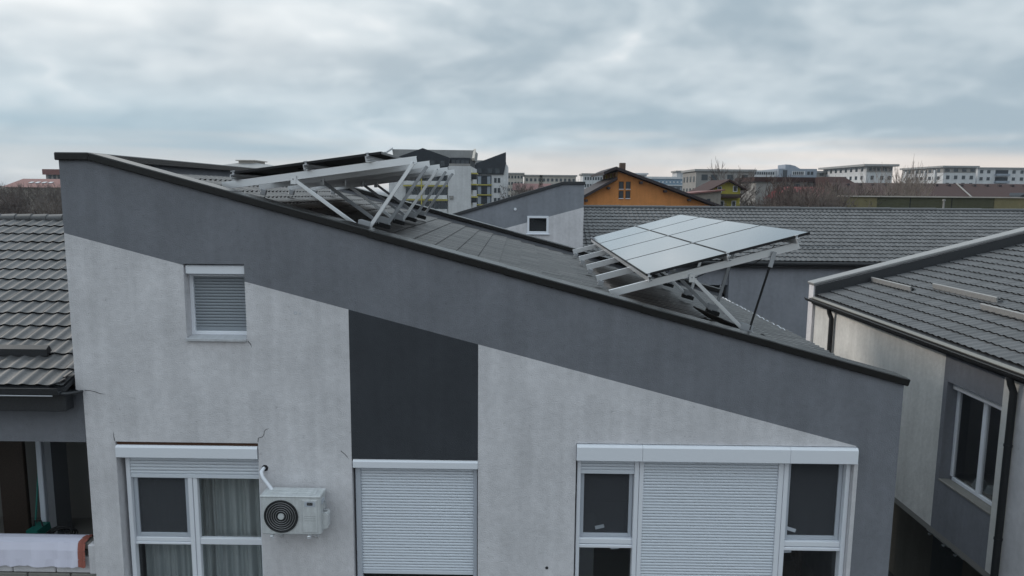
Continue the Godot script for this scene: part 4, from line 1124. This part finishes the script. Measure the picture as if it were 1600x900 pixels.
	for y: float in [9.2, 6.3]:
		win_grid(o, [-23.6, -22.4, -21.4, -19.6, -18.6, -17.6, -16.6, -15.8], [y], 0.85, 1.9, -139.62)
	win_grid(o, [-19.4, -17.9, -16.4], [12.2], 0.8, 1.7, -139.55)
	part(o, "air_conditioner_box", MB.new().span(Vector3(-14.9, 7.9, -139.6), Vector3(-14.1, 8.5, -139.2)), M.far_mid)
	for y: float in [12.9, 10.6, 8.0, 5.4]:
		part(o, "side_balcony", MB.new().span(Vector3(-10.5, y - 0.9, -146), Vector3(-9.4, y + 0.1, -141)), M.far_dark)
		part(o, "balcony_band", MB.new().span(Vector3(-10.5, y + 0.12, -146), Vector3(-9.35, y + 0.4, -140.9)), M.yellow_trim)
	# farther wing
	o = thing("apartment_block", "white apartment block with dark slanted attic and black balconies, farther wing", "apartments", Vector3(-9, 0, -200))
	part(o, "wall", MB.new().span(Vector3(-14.5, 0, -212), Vector3(-4.0, 14.2, -190)), M.far_white)
	part(o, "wall", MB.new().span(Vector3(-4.9, 14.2, -212), Vector3(-4.0, 16.9, -190)), M.far_white)
	part(o, "attic", MB.new().prism(PackedVector2Array([Vector2(-13.2, 14.2), Vector2(-4.95, 14.2), Vector2(-4.4, 16.9), Vector2(-4.4, 20.3), Vector2(-12.6, 17.2), Vector2(-13.2, 16.2)]), Vector3(0, 0, -189.6), Vector3.RIGHT, Vector3.UP, Vector3(0, 0, -5)), M.far_dark)
	part(o, "roof", MB.new().prism(PackedVector2Array([Vector2(-14.5, 16.0), Vector2(-4.6, 16.0), Vector2(-4.6, 18.2), Vector2(-14.5, 18.3)]), Vector3(0, 0, -195), Vector3.RIGHT, Vector3.UP, Vector3(0, 0, -15)), M.far_roof)
	win_grid(o, [-11.7, -8.7, -6.6], [15.2], 1.3, 1.4, -189.5)
	for k in 4:
		var y := 12.6 - k * 2.75
		part(o, "balcony_recess", MB.new().span(Vector3(-12.5, y - 1.2, -190.05), Vector3(-8.3, y + 1.35, -189.8)), M.far_dark)
		win_grid(o, [-11.6, -9.0], [y], 0.9, 2.1, -189.78, M.far_blue)
		part(o, "balcony_band", MB.new().span(Vector3(-12.6, y - 1.4, -190), Vector3(-8.2, y - 1.15, -189.2)), M.yellow_trim)
		win_grid(o, [-7.2, -6.2], [y], 0.7, 1.3, -189.95)

	# pavilion roof seen over the ridge
	o = thing("hip_roof_block", "pale hipped roof with a small lantern just showing over the high ridge", "building", Vector3(-62, 0, -155))
	part(o, "wall", MB.new().span(Vector3(-72, 0, -165), Vector3(-52, 13.6, -148)), M.far_warm)
	var rb := MB.new()
	var e4 := [Vector3(-73, 13.6, -147), Vector3(-51, 13.6, -147), Vector3(-51, 13.6, -166), Vector3(-73, 13.6, -166)]
	var r4 := [Vector3(-64.2, 15.3, -152), Vector3(-59.6, 15.3, -152), Vector3(-59.6, 15.3, -160), Vector3(-64.2, 15.3, -160)]
	for k in 4: rb.quad(e4[k], e4[(k + 1) % 4], r4[(k + 1) % 4], r4[k])
	rb.quad(r4[0], r4[1], r4[2], r4[3])
	var hr := part(o, "roof", rb, M.far_roof)
	part(hr, "lantern", MB.new().span(Vector3(-63.6, 15.2, -159), Vector3(-60.2, 15.8, -151.9)).span(Vector3(-64.1, 15.8, -159.4), Vector3(-59.7, 16.0, -151.4)), M.far_warm)

	win_grid(o, steps(-70, -54, 6), [11.6, 8.8, 6.0], 1.2, 1.4, -147.95)

	# row along the horizon, left to right
	o = block("apartment_tower", "tall pale apartment tower right of the black and white block", -6.6, 0.9, -330, 14, 18.6, M.far_warm, M.far_mid)
	win_grid(o, steps(-5.8, 0.1, 5), [16.6, 13.6, 10.6, 7.6], 0.9, 1.3, -329.95)
	o = block("long_apartment_block", "long beige apartment block low on the horizon behind bare trees", 1.4, 25.9, -332, 14, 17.8, M.far_warm, M.far_mid)
	win_grid(o, steps(2.6, 24.8, 12), [15.4, 12.4, 9.6], 1.1, 1.4, -331.95)
	o = block("white_block", "low white block showing left of the orange house's roof", 26.5, 36.5, -300, 14, 17.8, M.far_white, M.far_mid)
	win_grid(o, steps(27.6, 35.4, 8), [15.6, 12.6], 0.7, 1.3, -299.95)
	o = block("white_block", "long white block with a top row of windows behind the orange house's chimney", 41, 53.8, -300, 14, 18.1, M.far_white, M.far_white)
	win_grid(o, steps(42, 52.8, 7), [16.4], 1.0, 0.9, -299.95)
	o = thing("mansard_block", "long low building with dark blue roof and rows of dormers right of the orange house", "building", Vector3(53, 0, -268))
	part(o, "wall", MB.new().span(Vector3(36, 0, -276), Vector3(66, 12.6, -260)), M.far_blue)
	part(o, "roof", MB.new().prism(PackedVector2Array([Vector2(-259.5, 12.6), Vector2(-261.5, 14.9), Vector2(-275, 14.9), Vector2(-276.5, 12.6)]), Vector3(36, 0, 0), Vector3(0, 0, 1), Vector3.UP, Vector3(30, 0, 0)), M.far_bluegreen)
	part(o, "roof_edge", MB.new().span(Vector3(36, 14.9, -276), Vector3(66.2, 15.7, -261.2)), M.far_white)
	win_grid(o, steps(47.5, 64, 13), [13.6], 0.5, 0.7, -260.3, M.far_white)
	for y: float in [11.2, 8.6]: win_grid(o, steps(42, 65, 12), [y], 1.2, 1.1, -259.95)
	part(o, "sill_band", MB.new().span(Vector3(36, 12.3, -260), Vector3(66.1, 12.7, -259.3)), M.far_white)
	o = block("white_block", "small white stepped block on the skyline left of the tall bare tree", 71, 79.6, -320, 10, 19.9, M.far_white, M.far_mid)
	win_grid(o, steps(74.5, 79, 4), [17.9, 15.2], 0.9, 1.3, -319.95)
	part(o, "stair_tower", MB.new().span(Vector3(73.4, 0, -320), Vector3(75, 18.9, -318.6)), M.far_white)
	o = block("grey_apartment_block", "grey apartment block right behind the tall bare tree", 41, 54.6, -160, 14, 15.1, M.far_mid, M.far_roof, 0.4, 0.5)
	win_grid(o, [43.0, 45.2, 49.0, 52.4], [13.2, 10.4, 7.6], 1.4, 1.3, -159.95)
	for y: float in [11.5, 8.7]:
		part(o, "balcony", MB.new().span(Vector3(46.0, y - 0.5, -160), Vector3(48.2, y + 0.5, -159)), M.far_warm)
		part(o, "balcony", MB.new().span(Vector3(50.2, y - 0.5, -160), Vector3(51.6, y + 0.5, -159)), M.far_warm)
	side_grid(o, 40.97, steps(-162, -172, 4), [12.8, 10, 7.2], 1.3, 1.3)
	# old rendered house and its red verge
	o = thing("old_house", "old rough grey house with a thin red roof edge below the grey block", "house", Vector3(23, 0, -88))
	wall(o, "wall", PackedVector2Array([Vector2(20, 0), Vector2(20, 9.0), Vector2(26.2, 9.7), Vector2(26.2, 0)]), M.stone, -85.0, 7.0)
	part(o, "roof", slope_roof(MB.new(), 19.6, 9.12, 26.6, 9.9, -84.6, -92.4, 0.18), M.far_pinkred)
	win_grid(o, [22.6, 24.6], [8.4], 0.4, 0.5, -84.95)
	win_grid(o, [24.3], [7.5], 0.45, 0.6, -84.95)
	# yellow house
	o = thing("yellow_house", "bright yellow house with balcony and brown roof beside the brown thicket", "house", Vector3(27.5, 0, -93))
	wall(o, "wall", PackedVector2Array([Vector2(25.4, 0), Vector2(25.4, 9.7), Vector2(27.9, 11.0), Vector2(29.6, 10.1), Vector2(29.6, 0)]), M.yellow_wall, -88.0, 9.0)
	part(o, "roof", slope_roof(MB.new(), 24.2, 9.3, 27.9, 11.25, -87.2, -97.4, 0.2), M.far_maroon)
	part(o, "roof", slope_roof(MB.new(), 27.9, 11.25, 30.2, 10.0, -87.2, -97.4, 0.2), M.far_maroon)
	part(o, "balcony", MB.new().span(Vector3(25.5, 8.8, -88), Vector3(29.4, 8.95, -86.8)), M.far_maroon)
	part(o, "railing", MB.new().span(Vector3(25.5, 8.95, -86.9), Vector3(29.4, 9.3, -86.85)), M.brown_wood)
	for q: Array in [[26.8, 9.9], [28.9, 10.0], [27.2, 8.0], [28.8, 8.0]]:
		var fr := MB.new()
		sash(fr, q[0] - 0.3, q[0] + 0.3, q[1] - 0.4, q[1] + 0.4, -88.05, -87.93, 0.08)
		var w := part(o, "window", fr, M.pvc)
		part(w, "pane", MB.new().span(Vector3(q[0] - 0.22, q[1] - 0.32, -87.99), Vector3(q[0] + 0.22, q[1] + 0.32, -87.96)), M.far_glass)
	# modern blue-grey building
	o = thing("office_building", "blue-grey flat-roofed building with a curved rooftop box and white left wing", "building", Vector3(100, 0, -268))
	part(o, "wall", MB.new().span(Vector3(95.8, 0, -280), Vector3(110, 19.0, -260)), M.far_blue)
	part(o, "left_wing", MB.new().span(Vector3(86.5, 0, -282), Vector3(95.8, 18.4, -262)), M.far_white)
	part(o, "right_wing", MB.new().span(Vector3(110, 0, -280), Vector3(115.5, 17.6, -261)), M.far_mid)
	part(o, "roof_edge", MB.new().span(Vector3(109.9, 17.6, -280), Vector3(116, 18.3, -260.4)), M.far_roof)
	part(o, "roof_box", MB.new().prism(PackedVector2Array([Vector2(98.6, 19), Vector2(98.6, 20.6), Vector2(100.4, 20.5), Vector2(102.2, 20.1), Vector2(103.8, 19.2), Vector2(104.2, 19)]), Vector3(0, 0, -261), Vector3.RIGHT, Vector3.UP, Vector3(0, 0, -8)), M.far_blue)
	win_grid(o, [98.2], [17.2], 1.6, 2.6, -259.95)
	win_grid(o, [106.9, 108.2], [17.4], 0.9, 1.2, -259.95)
	win_grid(o, steps(101.4, 104.8, 6), [17.4], 0.42, 1.1, -259.85)
	part(o, "window_surround", MB.new().span(Vector3(100.8, 16.7, -260), Vector3(105.6, 18.1, -259.92)), M.far_white)
	win_grid(o, steps(88, 94.6, 9), [17.3], 0.55, 1.0, -261.95)
	win_grid(o, [112.2], [17.0], 1.4, 1.0, -260.95)
	# brown flat roof, dark red roofs
	o = block("brown_flat_building", "low brown flat-roofed building in front of the blue-grey one", 46, 58, -132, 12, 12.7, M.far_mid, M.far_maroon, 0.5, 0.9)
	win_grid(o, [52, 54, 56], [11.0], 1.2, 0.8, -131.95)
	o = thing("maroon_hip_house", "dark maroon hipped roof at the right end of the brown flat building", "house", Vector3(60, 0, -128))
	part(o, "wall", MB.new().span(Vector3(57.5, 0, -134), Vector3(63.5, 9.5, -122)), M.far_maroon)
	rb = MB.new()
	e4 = [Vector3(57, 9.5, -121.5), Vector3(64.2, 9.5, -121.5), Vector3(64.2, 9.5, -134.5), Vector3(57, 9.5, -134.5)]
	r4 = [Vector3(57.2, 12.7, -126), Vector3(60.4, 12.7, -126), Vector3(60.4, 12.7, -131), Vector3(57.2, 12.7, -131)]
	for k in 4: rb.quad(e4[k], e4[(k + 1) % 4], r4[(k + 1) % 4], r4[k])
	rb.quad(r4[0], r4[1], r4[2], r4[3])
	part(o, "roof", rb, M.far_maroon)
	o = thing("red_roof_house", "small cream house with a bright red roof among bare trees", "house", Vector3(39.5, 0, -93))
	part(o, "wall", MB.new().span(Vector3(37.2, 0, -98), Vector3(42, 9.0, -90)), M.far_warm)
	part(o, "roof", MB.new().prism(PackedVector2Array([Vector2(-88.5, 8.7), Vector2(-93, 10.4), Vector2(-98.6, 8.7)]), Vector3(36.4, 0, 0), Vector3(0, 0, 1), Vector3.UP, Vector3(6.4, 0, 0)), M.far_red)
	part(o, "porch", MB.new().span(Vector3(38.0, 0, -90), Vector3(40.2, 8.6, -88.9)), M.far_dark)
	win_grid(o, [41], [8.0], 0.6, 0.8, -89.95)
	# apartment blocks at the right
	o = block("white_apartment_block", "white apartment block with overhanging flat roof behind the pale birches", 114, 122.6, -230, 34, 19.6, M.far_white, M.far_roof, 1.4, 0.7)
	part(o, "top_storey", MB.new().span(Vector3(114.2, 17.0, -262), Vector3(122.3, 18.8, -229.9)), M.far_mid)
	win_grid(o, steps(115.2, 121.8, 6), [18.0], 0.8, 1.0, -229.85)
	win_grid(o, [116, 119.2, 121.6], [15.2, 12.4, 9.6], 1.0, 1.3, -229.95)
	for y: float in [17.9, 15.2, 12.4, 9.6]: side_grid(o, 113.97, steps(-233, -261, 8), [y], 1.5, 1.2)
	o = block("white_apartment_block", "white apartment block with two visible faces right of the gap in the skyline", 162.6, 175, -270, 30, 21.0, M.far_white, M.far_roof, 0.8, 0.7)
	part(o, "top_storey", MB.new().span(Vector3(162.5, 18.4, -298), Vector3(174.9, 20.2, -269.9)), M.far_mid)
	win_grid(o, steps(164, 173.6, 4), [19.3], 1.6, 1.1, -269.8)
	win_grid(o, steps(164.4, 173.4, 4), [16.6, 13.8, 11.0], 1.2, 1.4, -269.95)
	for y: float in [19.2, 16.4, 13.6]: side_grid(o, 162.4, steps(-273, -297, 9), [y], 1.6, 1.2)
	for z: float in steps(-275, -296, 4): part(o, "fin", MB.new().span(Vector3(161.9, 8, z - 0.5), Vector3(162.6, 19.4, z + 0.5)), M.far_white)
	o = block("white_apartment_block", "pale blue-white apartment block with long balconies at the right edge", 182, 214, -280, 16, 20.9, M.far_white, M.far_roof, 0.5, 0.5)
	win_grid(o, [183.5, 186.3, 196.3, 199.5, 202.5, 206], [19.2, 16.4, 13.6, 10.8], 1.2, 1.3, -279.95)
	for y: float in [18.9, 16.1, 13.3]:
		part(o, "balcony_recess", MB.new().span(Vector3(189, y - 0.9, -280), Vector3(194, y + 1.0, -279.9)), M.far_dark)
		part(o, "balcony", MB.new().span(Vector3(188.8, y - 1.3, -280), Vector3(194.2, y - 0.5, -278.8)), M.far_blue)
	# long maroon roof and the olive wall
	o = thing("long_maroon_roof", "long low building with a plain dark maroon roof behind the olive wall", "building", Vector3(75, 0, -112))
	part(o, "wall", MB.new().span(Vector3(53, 0, -124), Vector3(112, 8.6, -104)), M.far_warm)
	var mr := part(o, "roof", MB.new().prism(PackedVector2Array([Vector2(-103, 8.3), Vector2(-113, 11.4), Vector2(-125, 8.3)]), Vector3(52, 0, 0), Vector3(0, 0, 1), Vector3.UP, Vector3(62, 0, 0)), M.far_maroon)
	part(mr, "verge_strip", MB.new().bar(Vector3(73.4, 11.45, -112.8), Vector3(71.0, 8.5, -103.2), 0.2, 0.12), M.far_mid)
	for k in 24: part(mr, "ridge_vent", MB.new().span(Vector3(54.5 + k * 2.1, 10.9, -112.0), Vector3(54.9 + k * 2.1, 11.25, -111.4)), M.plum_roof)
	part(mr, "dark_vent", MB.new().prism(PackedVector2Array([Vector2(77.6, 8.6), Vector2(78.4, 9.5), Vector2(79.4, 9.9), Vector2(80.4, 9.5), Vector2(81.2, 8.6)]), Vector3(0, 0, -104), Vector3.RIGHT, Vector3.UP, Vector3(0, 0, -5)), M.far_dark)
	o = thing("olive_wall", "long olive-coloured wall with a pale coping behind the grey tiled ridge", "wall", Vector3(37, 0, -51))
	part(o, "light_section", MB.new().span(Vector3(26.7, 0, -51), Vector3(29.3, 9.12, -50)), M.olive_wall)
	part(o, "dark_section", MB.new().span(Vector3(29.3, 0, -51.0), Vector3(38.9, 9.12, -50.02)), M.olive_dark)
	part(o, "light_section", MB.new().span(Vector3(38.9, 0, -51), Vector3(58, 9.12, -50)), M.olive_wall)
	part(o, "coping", MB.new().span(Vector3(26.5, 9.12, -51.15), Vector3(58, 9.22, -49.85)), M.far_warm)
	for x: float in [32.0, 35.4]: part(o, "joint", MB.new().span(Vector3(x, 0, -50.03), Vector3(x + 0.06, 9.11, -50.0)), M.gap)
	solo("vent_pipe", MB.new().tube([Vector3(33.6, 7.0, -48), Vector3(33.6, 8.9, -48)], [0.07, 0.07], 8).tube([Vector3(33.6, 8.85, -48), Vector3(33.6, 9.0, -48)], [0.13, 0.1], 8), M.far_mid, "thin grey vent pipe standing in front of the olive wall", "pipe")
	# left side
	o = thing("pink_roof_house", "long low house with a faded red roof and four skylights at the far left", "house", Vector3(-112, 0, -158))
	part(o, "wall", MB.new().span(Vector3(-122, 0, -166), Vector3(-100, 9.8, -152)), M.far_warm)
	var pr := part(o, "roof", MB.new().prism(PackedVector2Array([Vector2(-150.5, 9.5), Vector2(-158, 11.5), Vector2(-167, 9.5)]), Vector3(-117, 0, 0), Vector3(0, 0, 1), Vector3.UP, Vector3(18, 0, 0)), M.far_pinkred)
	for k in 4: part(pr, "skylight", MB.new().box(Vector3(-112.6 + k * 1.5, 10.62, -154.3), Vector3(0.8, 0.1, 1.1), Basis(Vector3(1, 0, 0), 0.25)), M.far_white)
	o = block("brick_block", "tall block with a reddish top floor showing left of the sloped house", -139.6, -122, -200, 14, 14.9, M.far_mid, M.far_pinkred, 0.6, 1.6)
	win_grid(o, steps(-138.4, -126, 10), [12.6, 10.0, 7.6], 0.75, 1.3, -199.95)
	part(o, "balcony_band", MB.new().span(Vector3(-139.8, 11.2, -200), Vector3(-122, 11.6, -199.2)), M.far_dark)
	o = thing("red_tile_house", "low house with faded red tile roof behind the second slanting house", "house", Vector3(3, 0, -205))
	part(o, "wall", MB.new().span(Vector3(-1.8, 0, -212), Vector3(8.5, 10.2, -198)), M.far_warm)
	part(o, "roof", MB.new().prism(PackedVector2Array([Vector2(-197, 10.0), Vector2(-204, 12.0), Vector2(-213, 10.0)]), Vector3(-2.6, 0, 0), Vector3(0, 0, 1), Vector3.UP, Vector3(11.5, 0, 0)), M.far_pinkred)

# ---------------------------------------------------------------- trees
func grow(wood: MB, twigs: MB, rng: RandomNumberGenerator, p: Vector3, d: Vector3, len: float, r: float, level: int, spread: float, fine: int) -> void:
	var pts := [p]
	var rr := [r]
	var q := p
	var dd := d
	var n := 3 if level < 3 else 2
	for k in n:
		dd = (dd + Vector3(rng.randf_range(-1, 1), rng.randf_range(-0.6, 1), rng.randf_range(-1, 1)) * 0.14).normalized()
		q += dd * len / n
		pts.append(q); rr.append(r * (1.0 - 0.42 * (k + 1) / n))
	(wood if level < 3 else twigs).tube(pts, rr, 6 if level < 2 else (4 if level < 3 else 3), false)
	if level >= fine: return
	var kids := rng.randi_range(3, 4) if level > 0 else rng.randi_range(5, 7)
	for k in kids:
		var t := rng.randf_range(0.35, 1.0) if k > 0 else 1.0
		var f := t * n
		var i := mini(int(f), n - 1)
		var at: Vector3 = pts[i].lerp(pts[i + 1], f - i)
		var side := Vector3(rng.randf_range(-1, 1), rng.randf_range(-0.1, 0.5), rng.randf_range(-1, 1)).normalized()
		var nd := (dd + side * spread * (1.0 if k > 0 else 0.35)).normalized()
		grow(wood, twigs, rng, at, nd, len * rng.randf_range(0.55, 0.8), maxf(r * (1.0 - 0.42 * t) * rng.randf_range(0.5, 0.72), thinnest), level + 1, spread, fine)
var thinnest := 0.02
func tree(label: String, seed_: int, h: float, r: float, spread: float, trunk_m: Material, twig_m: Material, group: String, fine := 5, stem := 0.42, thin := 0.02) -> Node3D:
	thinnest = thin
	var o := thing("bare_tree", label, "tree", Vector3.ZERO, group)
	var rng := RandomNumberGenerator.new()
	rng.seed = seed_
	var wood := MB.new()
	var tw := MB.new()
	grow(wood, tw, rng, Vector3(0, -0.2, 0), Vector3.UP, h * stem, r, 0, spread, fine)
	var top := 0.1
	for q in tw.v: top = maxf(top, q.y)
	for m: MB in [wood, tw]:
		for i in m.v.size(): m.v[i] *= h / top
	part(o, "trunk", wood, trunk_m)
	part(o, "twigs", tw, twig_m)
	return o
func build_trees() -> void:
	var rng := RandomNumberGenerator.new()
	rng.seed = 91
	var thick := "bare brown trees massed behind the left tiled roof"
	var protos := []
	for k in 4:
		var t := tree("bare brown tree in the thicket behind the left tiled roof" if k < 2 else "bare greyish tree in the thicket behind the left tiled roof", 100 + k, 10.0, 0.16 if k < 2 else 0.12, 0.95 if k < 2 else 0.7, M.bark if k < 2 else M.grey_bark, M.twig if k < 2 else M.grey_twig, thick, 5, 0.3 if k < 2 else 0.36, 0.02 if k < 2 else 0.016)
		protos.append(t)
	# left thicket
	var n := 0
	for k in 46:
		var z := -30.0 - 105.0 * pow((k + 0.5) / 46.0, 0.8)
		var half := (9.3 - z)
		var x := -half * rng.randf_range(0.58, 0.84)
		var s := rng.randf_range(0.8, 1.02) * (0.86 + 0.24 * clampf((-z - 30.0) / 100.0, 0, 1))
		var tr := Transform3D(Basis(Vector3.UP, rng.randf() * TAU).scaled(Vector3(s, s, s)), Vector3(x, 0, z))
		if n < 4: protos[n].transform = tr
		else: dup(protos[n % 4], "bare_tree", "bare %s tree in the thicket behind the left tiled roof" % ("brown" if n % 4 < 2 else "greyish"), thick, tr)
		n += 1
	# middle and right thickets
	var mid := "bare brown trees between the yellow house and the olive wall"
	for k in 70:
		var z := -44.0 - rng.randf() * 70.0
		var a := rng.randf_range(0.29, 0.465)
		if a < 0.335: z = -95.0 + rng.randf() * 12.0 if rng.randf() < 0.3 else -46.0
		var s := rng.randf_range(0.9, 1.12) * (0.84 if a < 0.335 else 1.0)
		dup(protos[k % 4], "bare_tree", "bare %s tree in the thicket between the yellow house and the olive wall" % ("brown" if k % 4 < 2 else "greyish"), mid, Transform3D(Basis(Vector3.UP, rng.randf() * TAU).scaled(Vector3(s, s, s)), Vector3((9.3 - z) * a, 0, z)))
	var low := "bare trees behind the second slanting house"
	for k in 12:
		var z := -80.0 - rng.randf() * 90.0
		var a := rng.randf_range(-0.02, 0.085)
		var s := rng.randf_range(0.95, 1.25)
		dup(protos[k % 4], "bare_tree", "bare %s tree in the row behind the second slanting house's roofline" % ("brown" if k % 4 < 2 else "greyish"), low, Transform3D(Basis(Vector3.UP, rng.randf() * TAU).scaled(Vector3(s, s, s)), Vector3((9.3 - z) * a, 0, z)))
	for q: Array in [[21.5, -78.0, 0.85], [24.5, -70.0, 0.8], [26.6, -76.0, 0.85]]:
		dup(protos[int(q[0]) % 4], "bare_tree", "bare %s tree standing close before the old grey house" % ("brown" if int(q[0]) % 4 < 2 else "greyish"), "bare trees before the old grey house", Transform3D(Basis(Vector3.UP, q[0]).scaled(Vector3.ONE * q[2]), Vector3(q[0], 0, q[1])))
	# the tall one against the sky
	var big := tree("tall fine-twigged bare tree rising above the grey apartment block", 7, 14.8, 0.24, 0.6, M.bark, M.twig, "", 5, 0.36, 0.03)
	big.position = Vector3(31.6, 0, -100)
	# pale birches
	var bi := tree("pale slender birch before the maroon roof and white blocks", 12, 11.2, 0.11, 0.45, M.birch, M.pale_twig, "pale birches before the maroon roof", 4, 0.42, 0.014)
	bi.position = Vector3(33.0, 0, -60)
	for q: Array in [[35.2, -64, 1.12], [36.4, -60, 1.18], [38.4, -66, 1.14], [38.0, -58, 1.1], [40.6, -64, 1.02], [31.4, -66, 0.92], [30.2, -58, 0.9], [42.0, -70, 0.95]]:
		dup(bi, "bare_tree", "pale slender birch before the maroon roof and white blocks", "pale birches before the maroon roof", Transform3D(Basis(Vector3.UP, q[0] * 1.7).scaled(Vector3.ONE * q[2]), Vector3(q[0], 0, q[1])))
	# conifers
	conifer("dark conifer poking up behind the second slanting house's roof", Vector3(3.0, 0, -100), 11.9, 2.0)
	conifer("small dark conifer before the old grey house", Vector3(17.6, 0, -70), 9.2, 1.3)
	conifer("dark conifer beside the red-roofed cream house", Vector3(36.9, 0, -82), 9.1, 1.2)
func conifer(label: String, at: Vector3, h: float, r: float) -> void:
	var o := thing("conifer", label, "tree", at)
	part(o, "trunk", MB.new().tube([at, at + Vector3(0, h * 0.95, 0)], [0.14, 0.02], 7), M.bark)
	var b := MB.new()
	var rng := RandomNumberGenerator.new()
	rng.seed = int(h * 100)
	for k in 1500:
		var t := pow(rng.randf(), 0.7)
		var y := h * (0.25 + 0.75 * t)
		var rad := r * (1.0 - t) * (0.75 + 0.25 * sin(y * 7.0)) + 0.05
		var a := rng.randf() * TAU
		var d := Vector3(cos(a), -0.25, sin(a))
		var p := at + Vector3(0, y, 0) + d * rad * rng.randf_range(0.25, 1.0)
		var s := Vector3(-sin(a), rng.randf_range(-0.3, 0.3), cos(a)) * 0.09
		b.face(p - s, p + d * 0.3 + Vector3(0, 0.05, 0), p + s)
	part(o, "crown", b, M.needles)
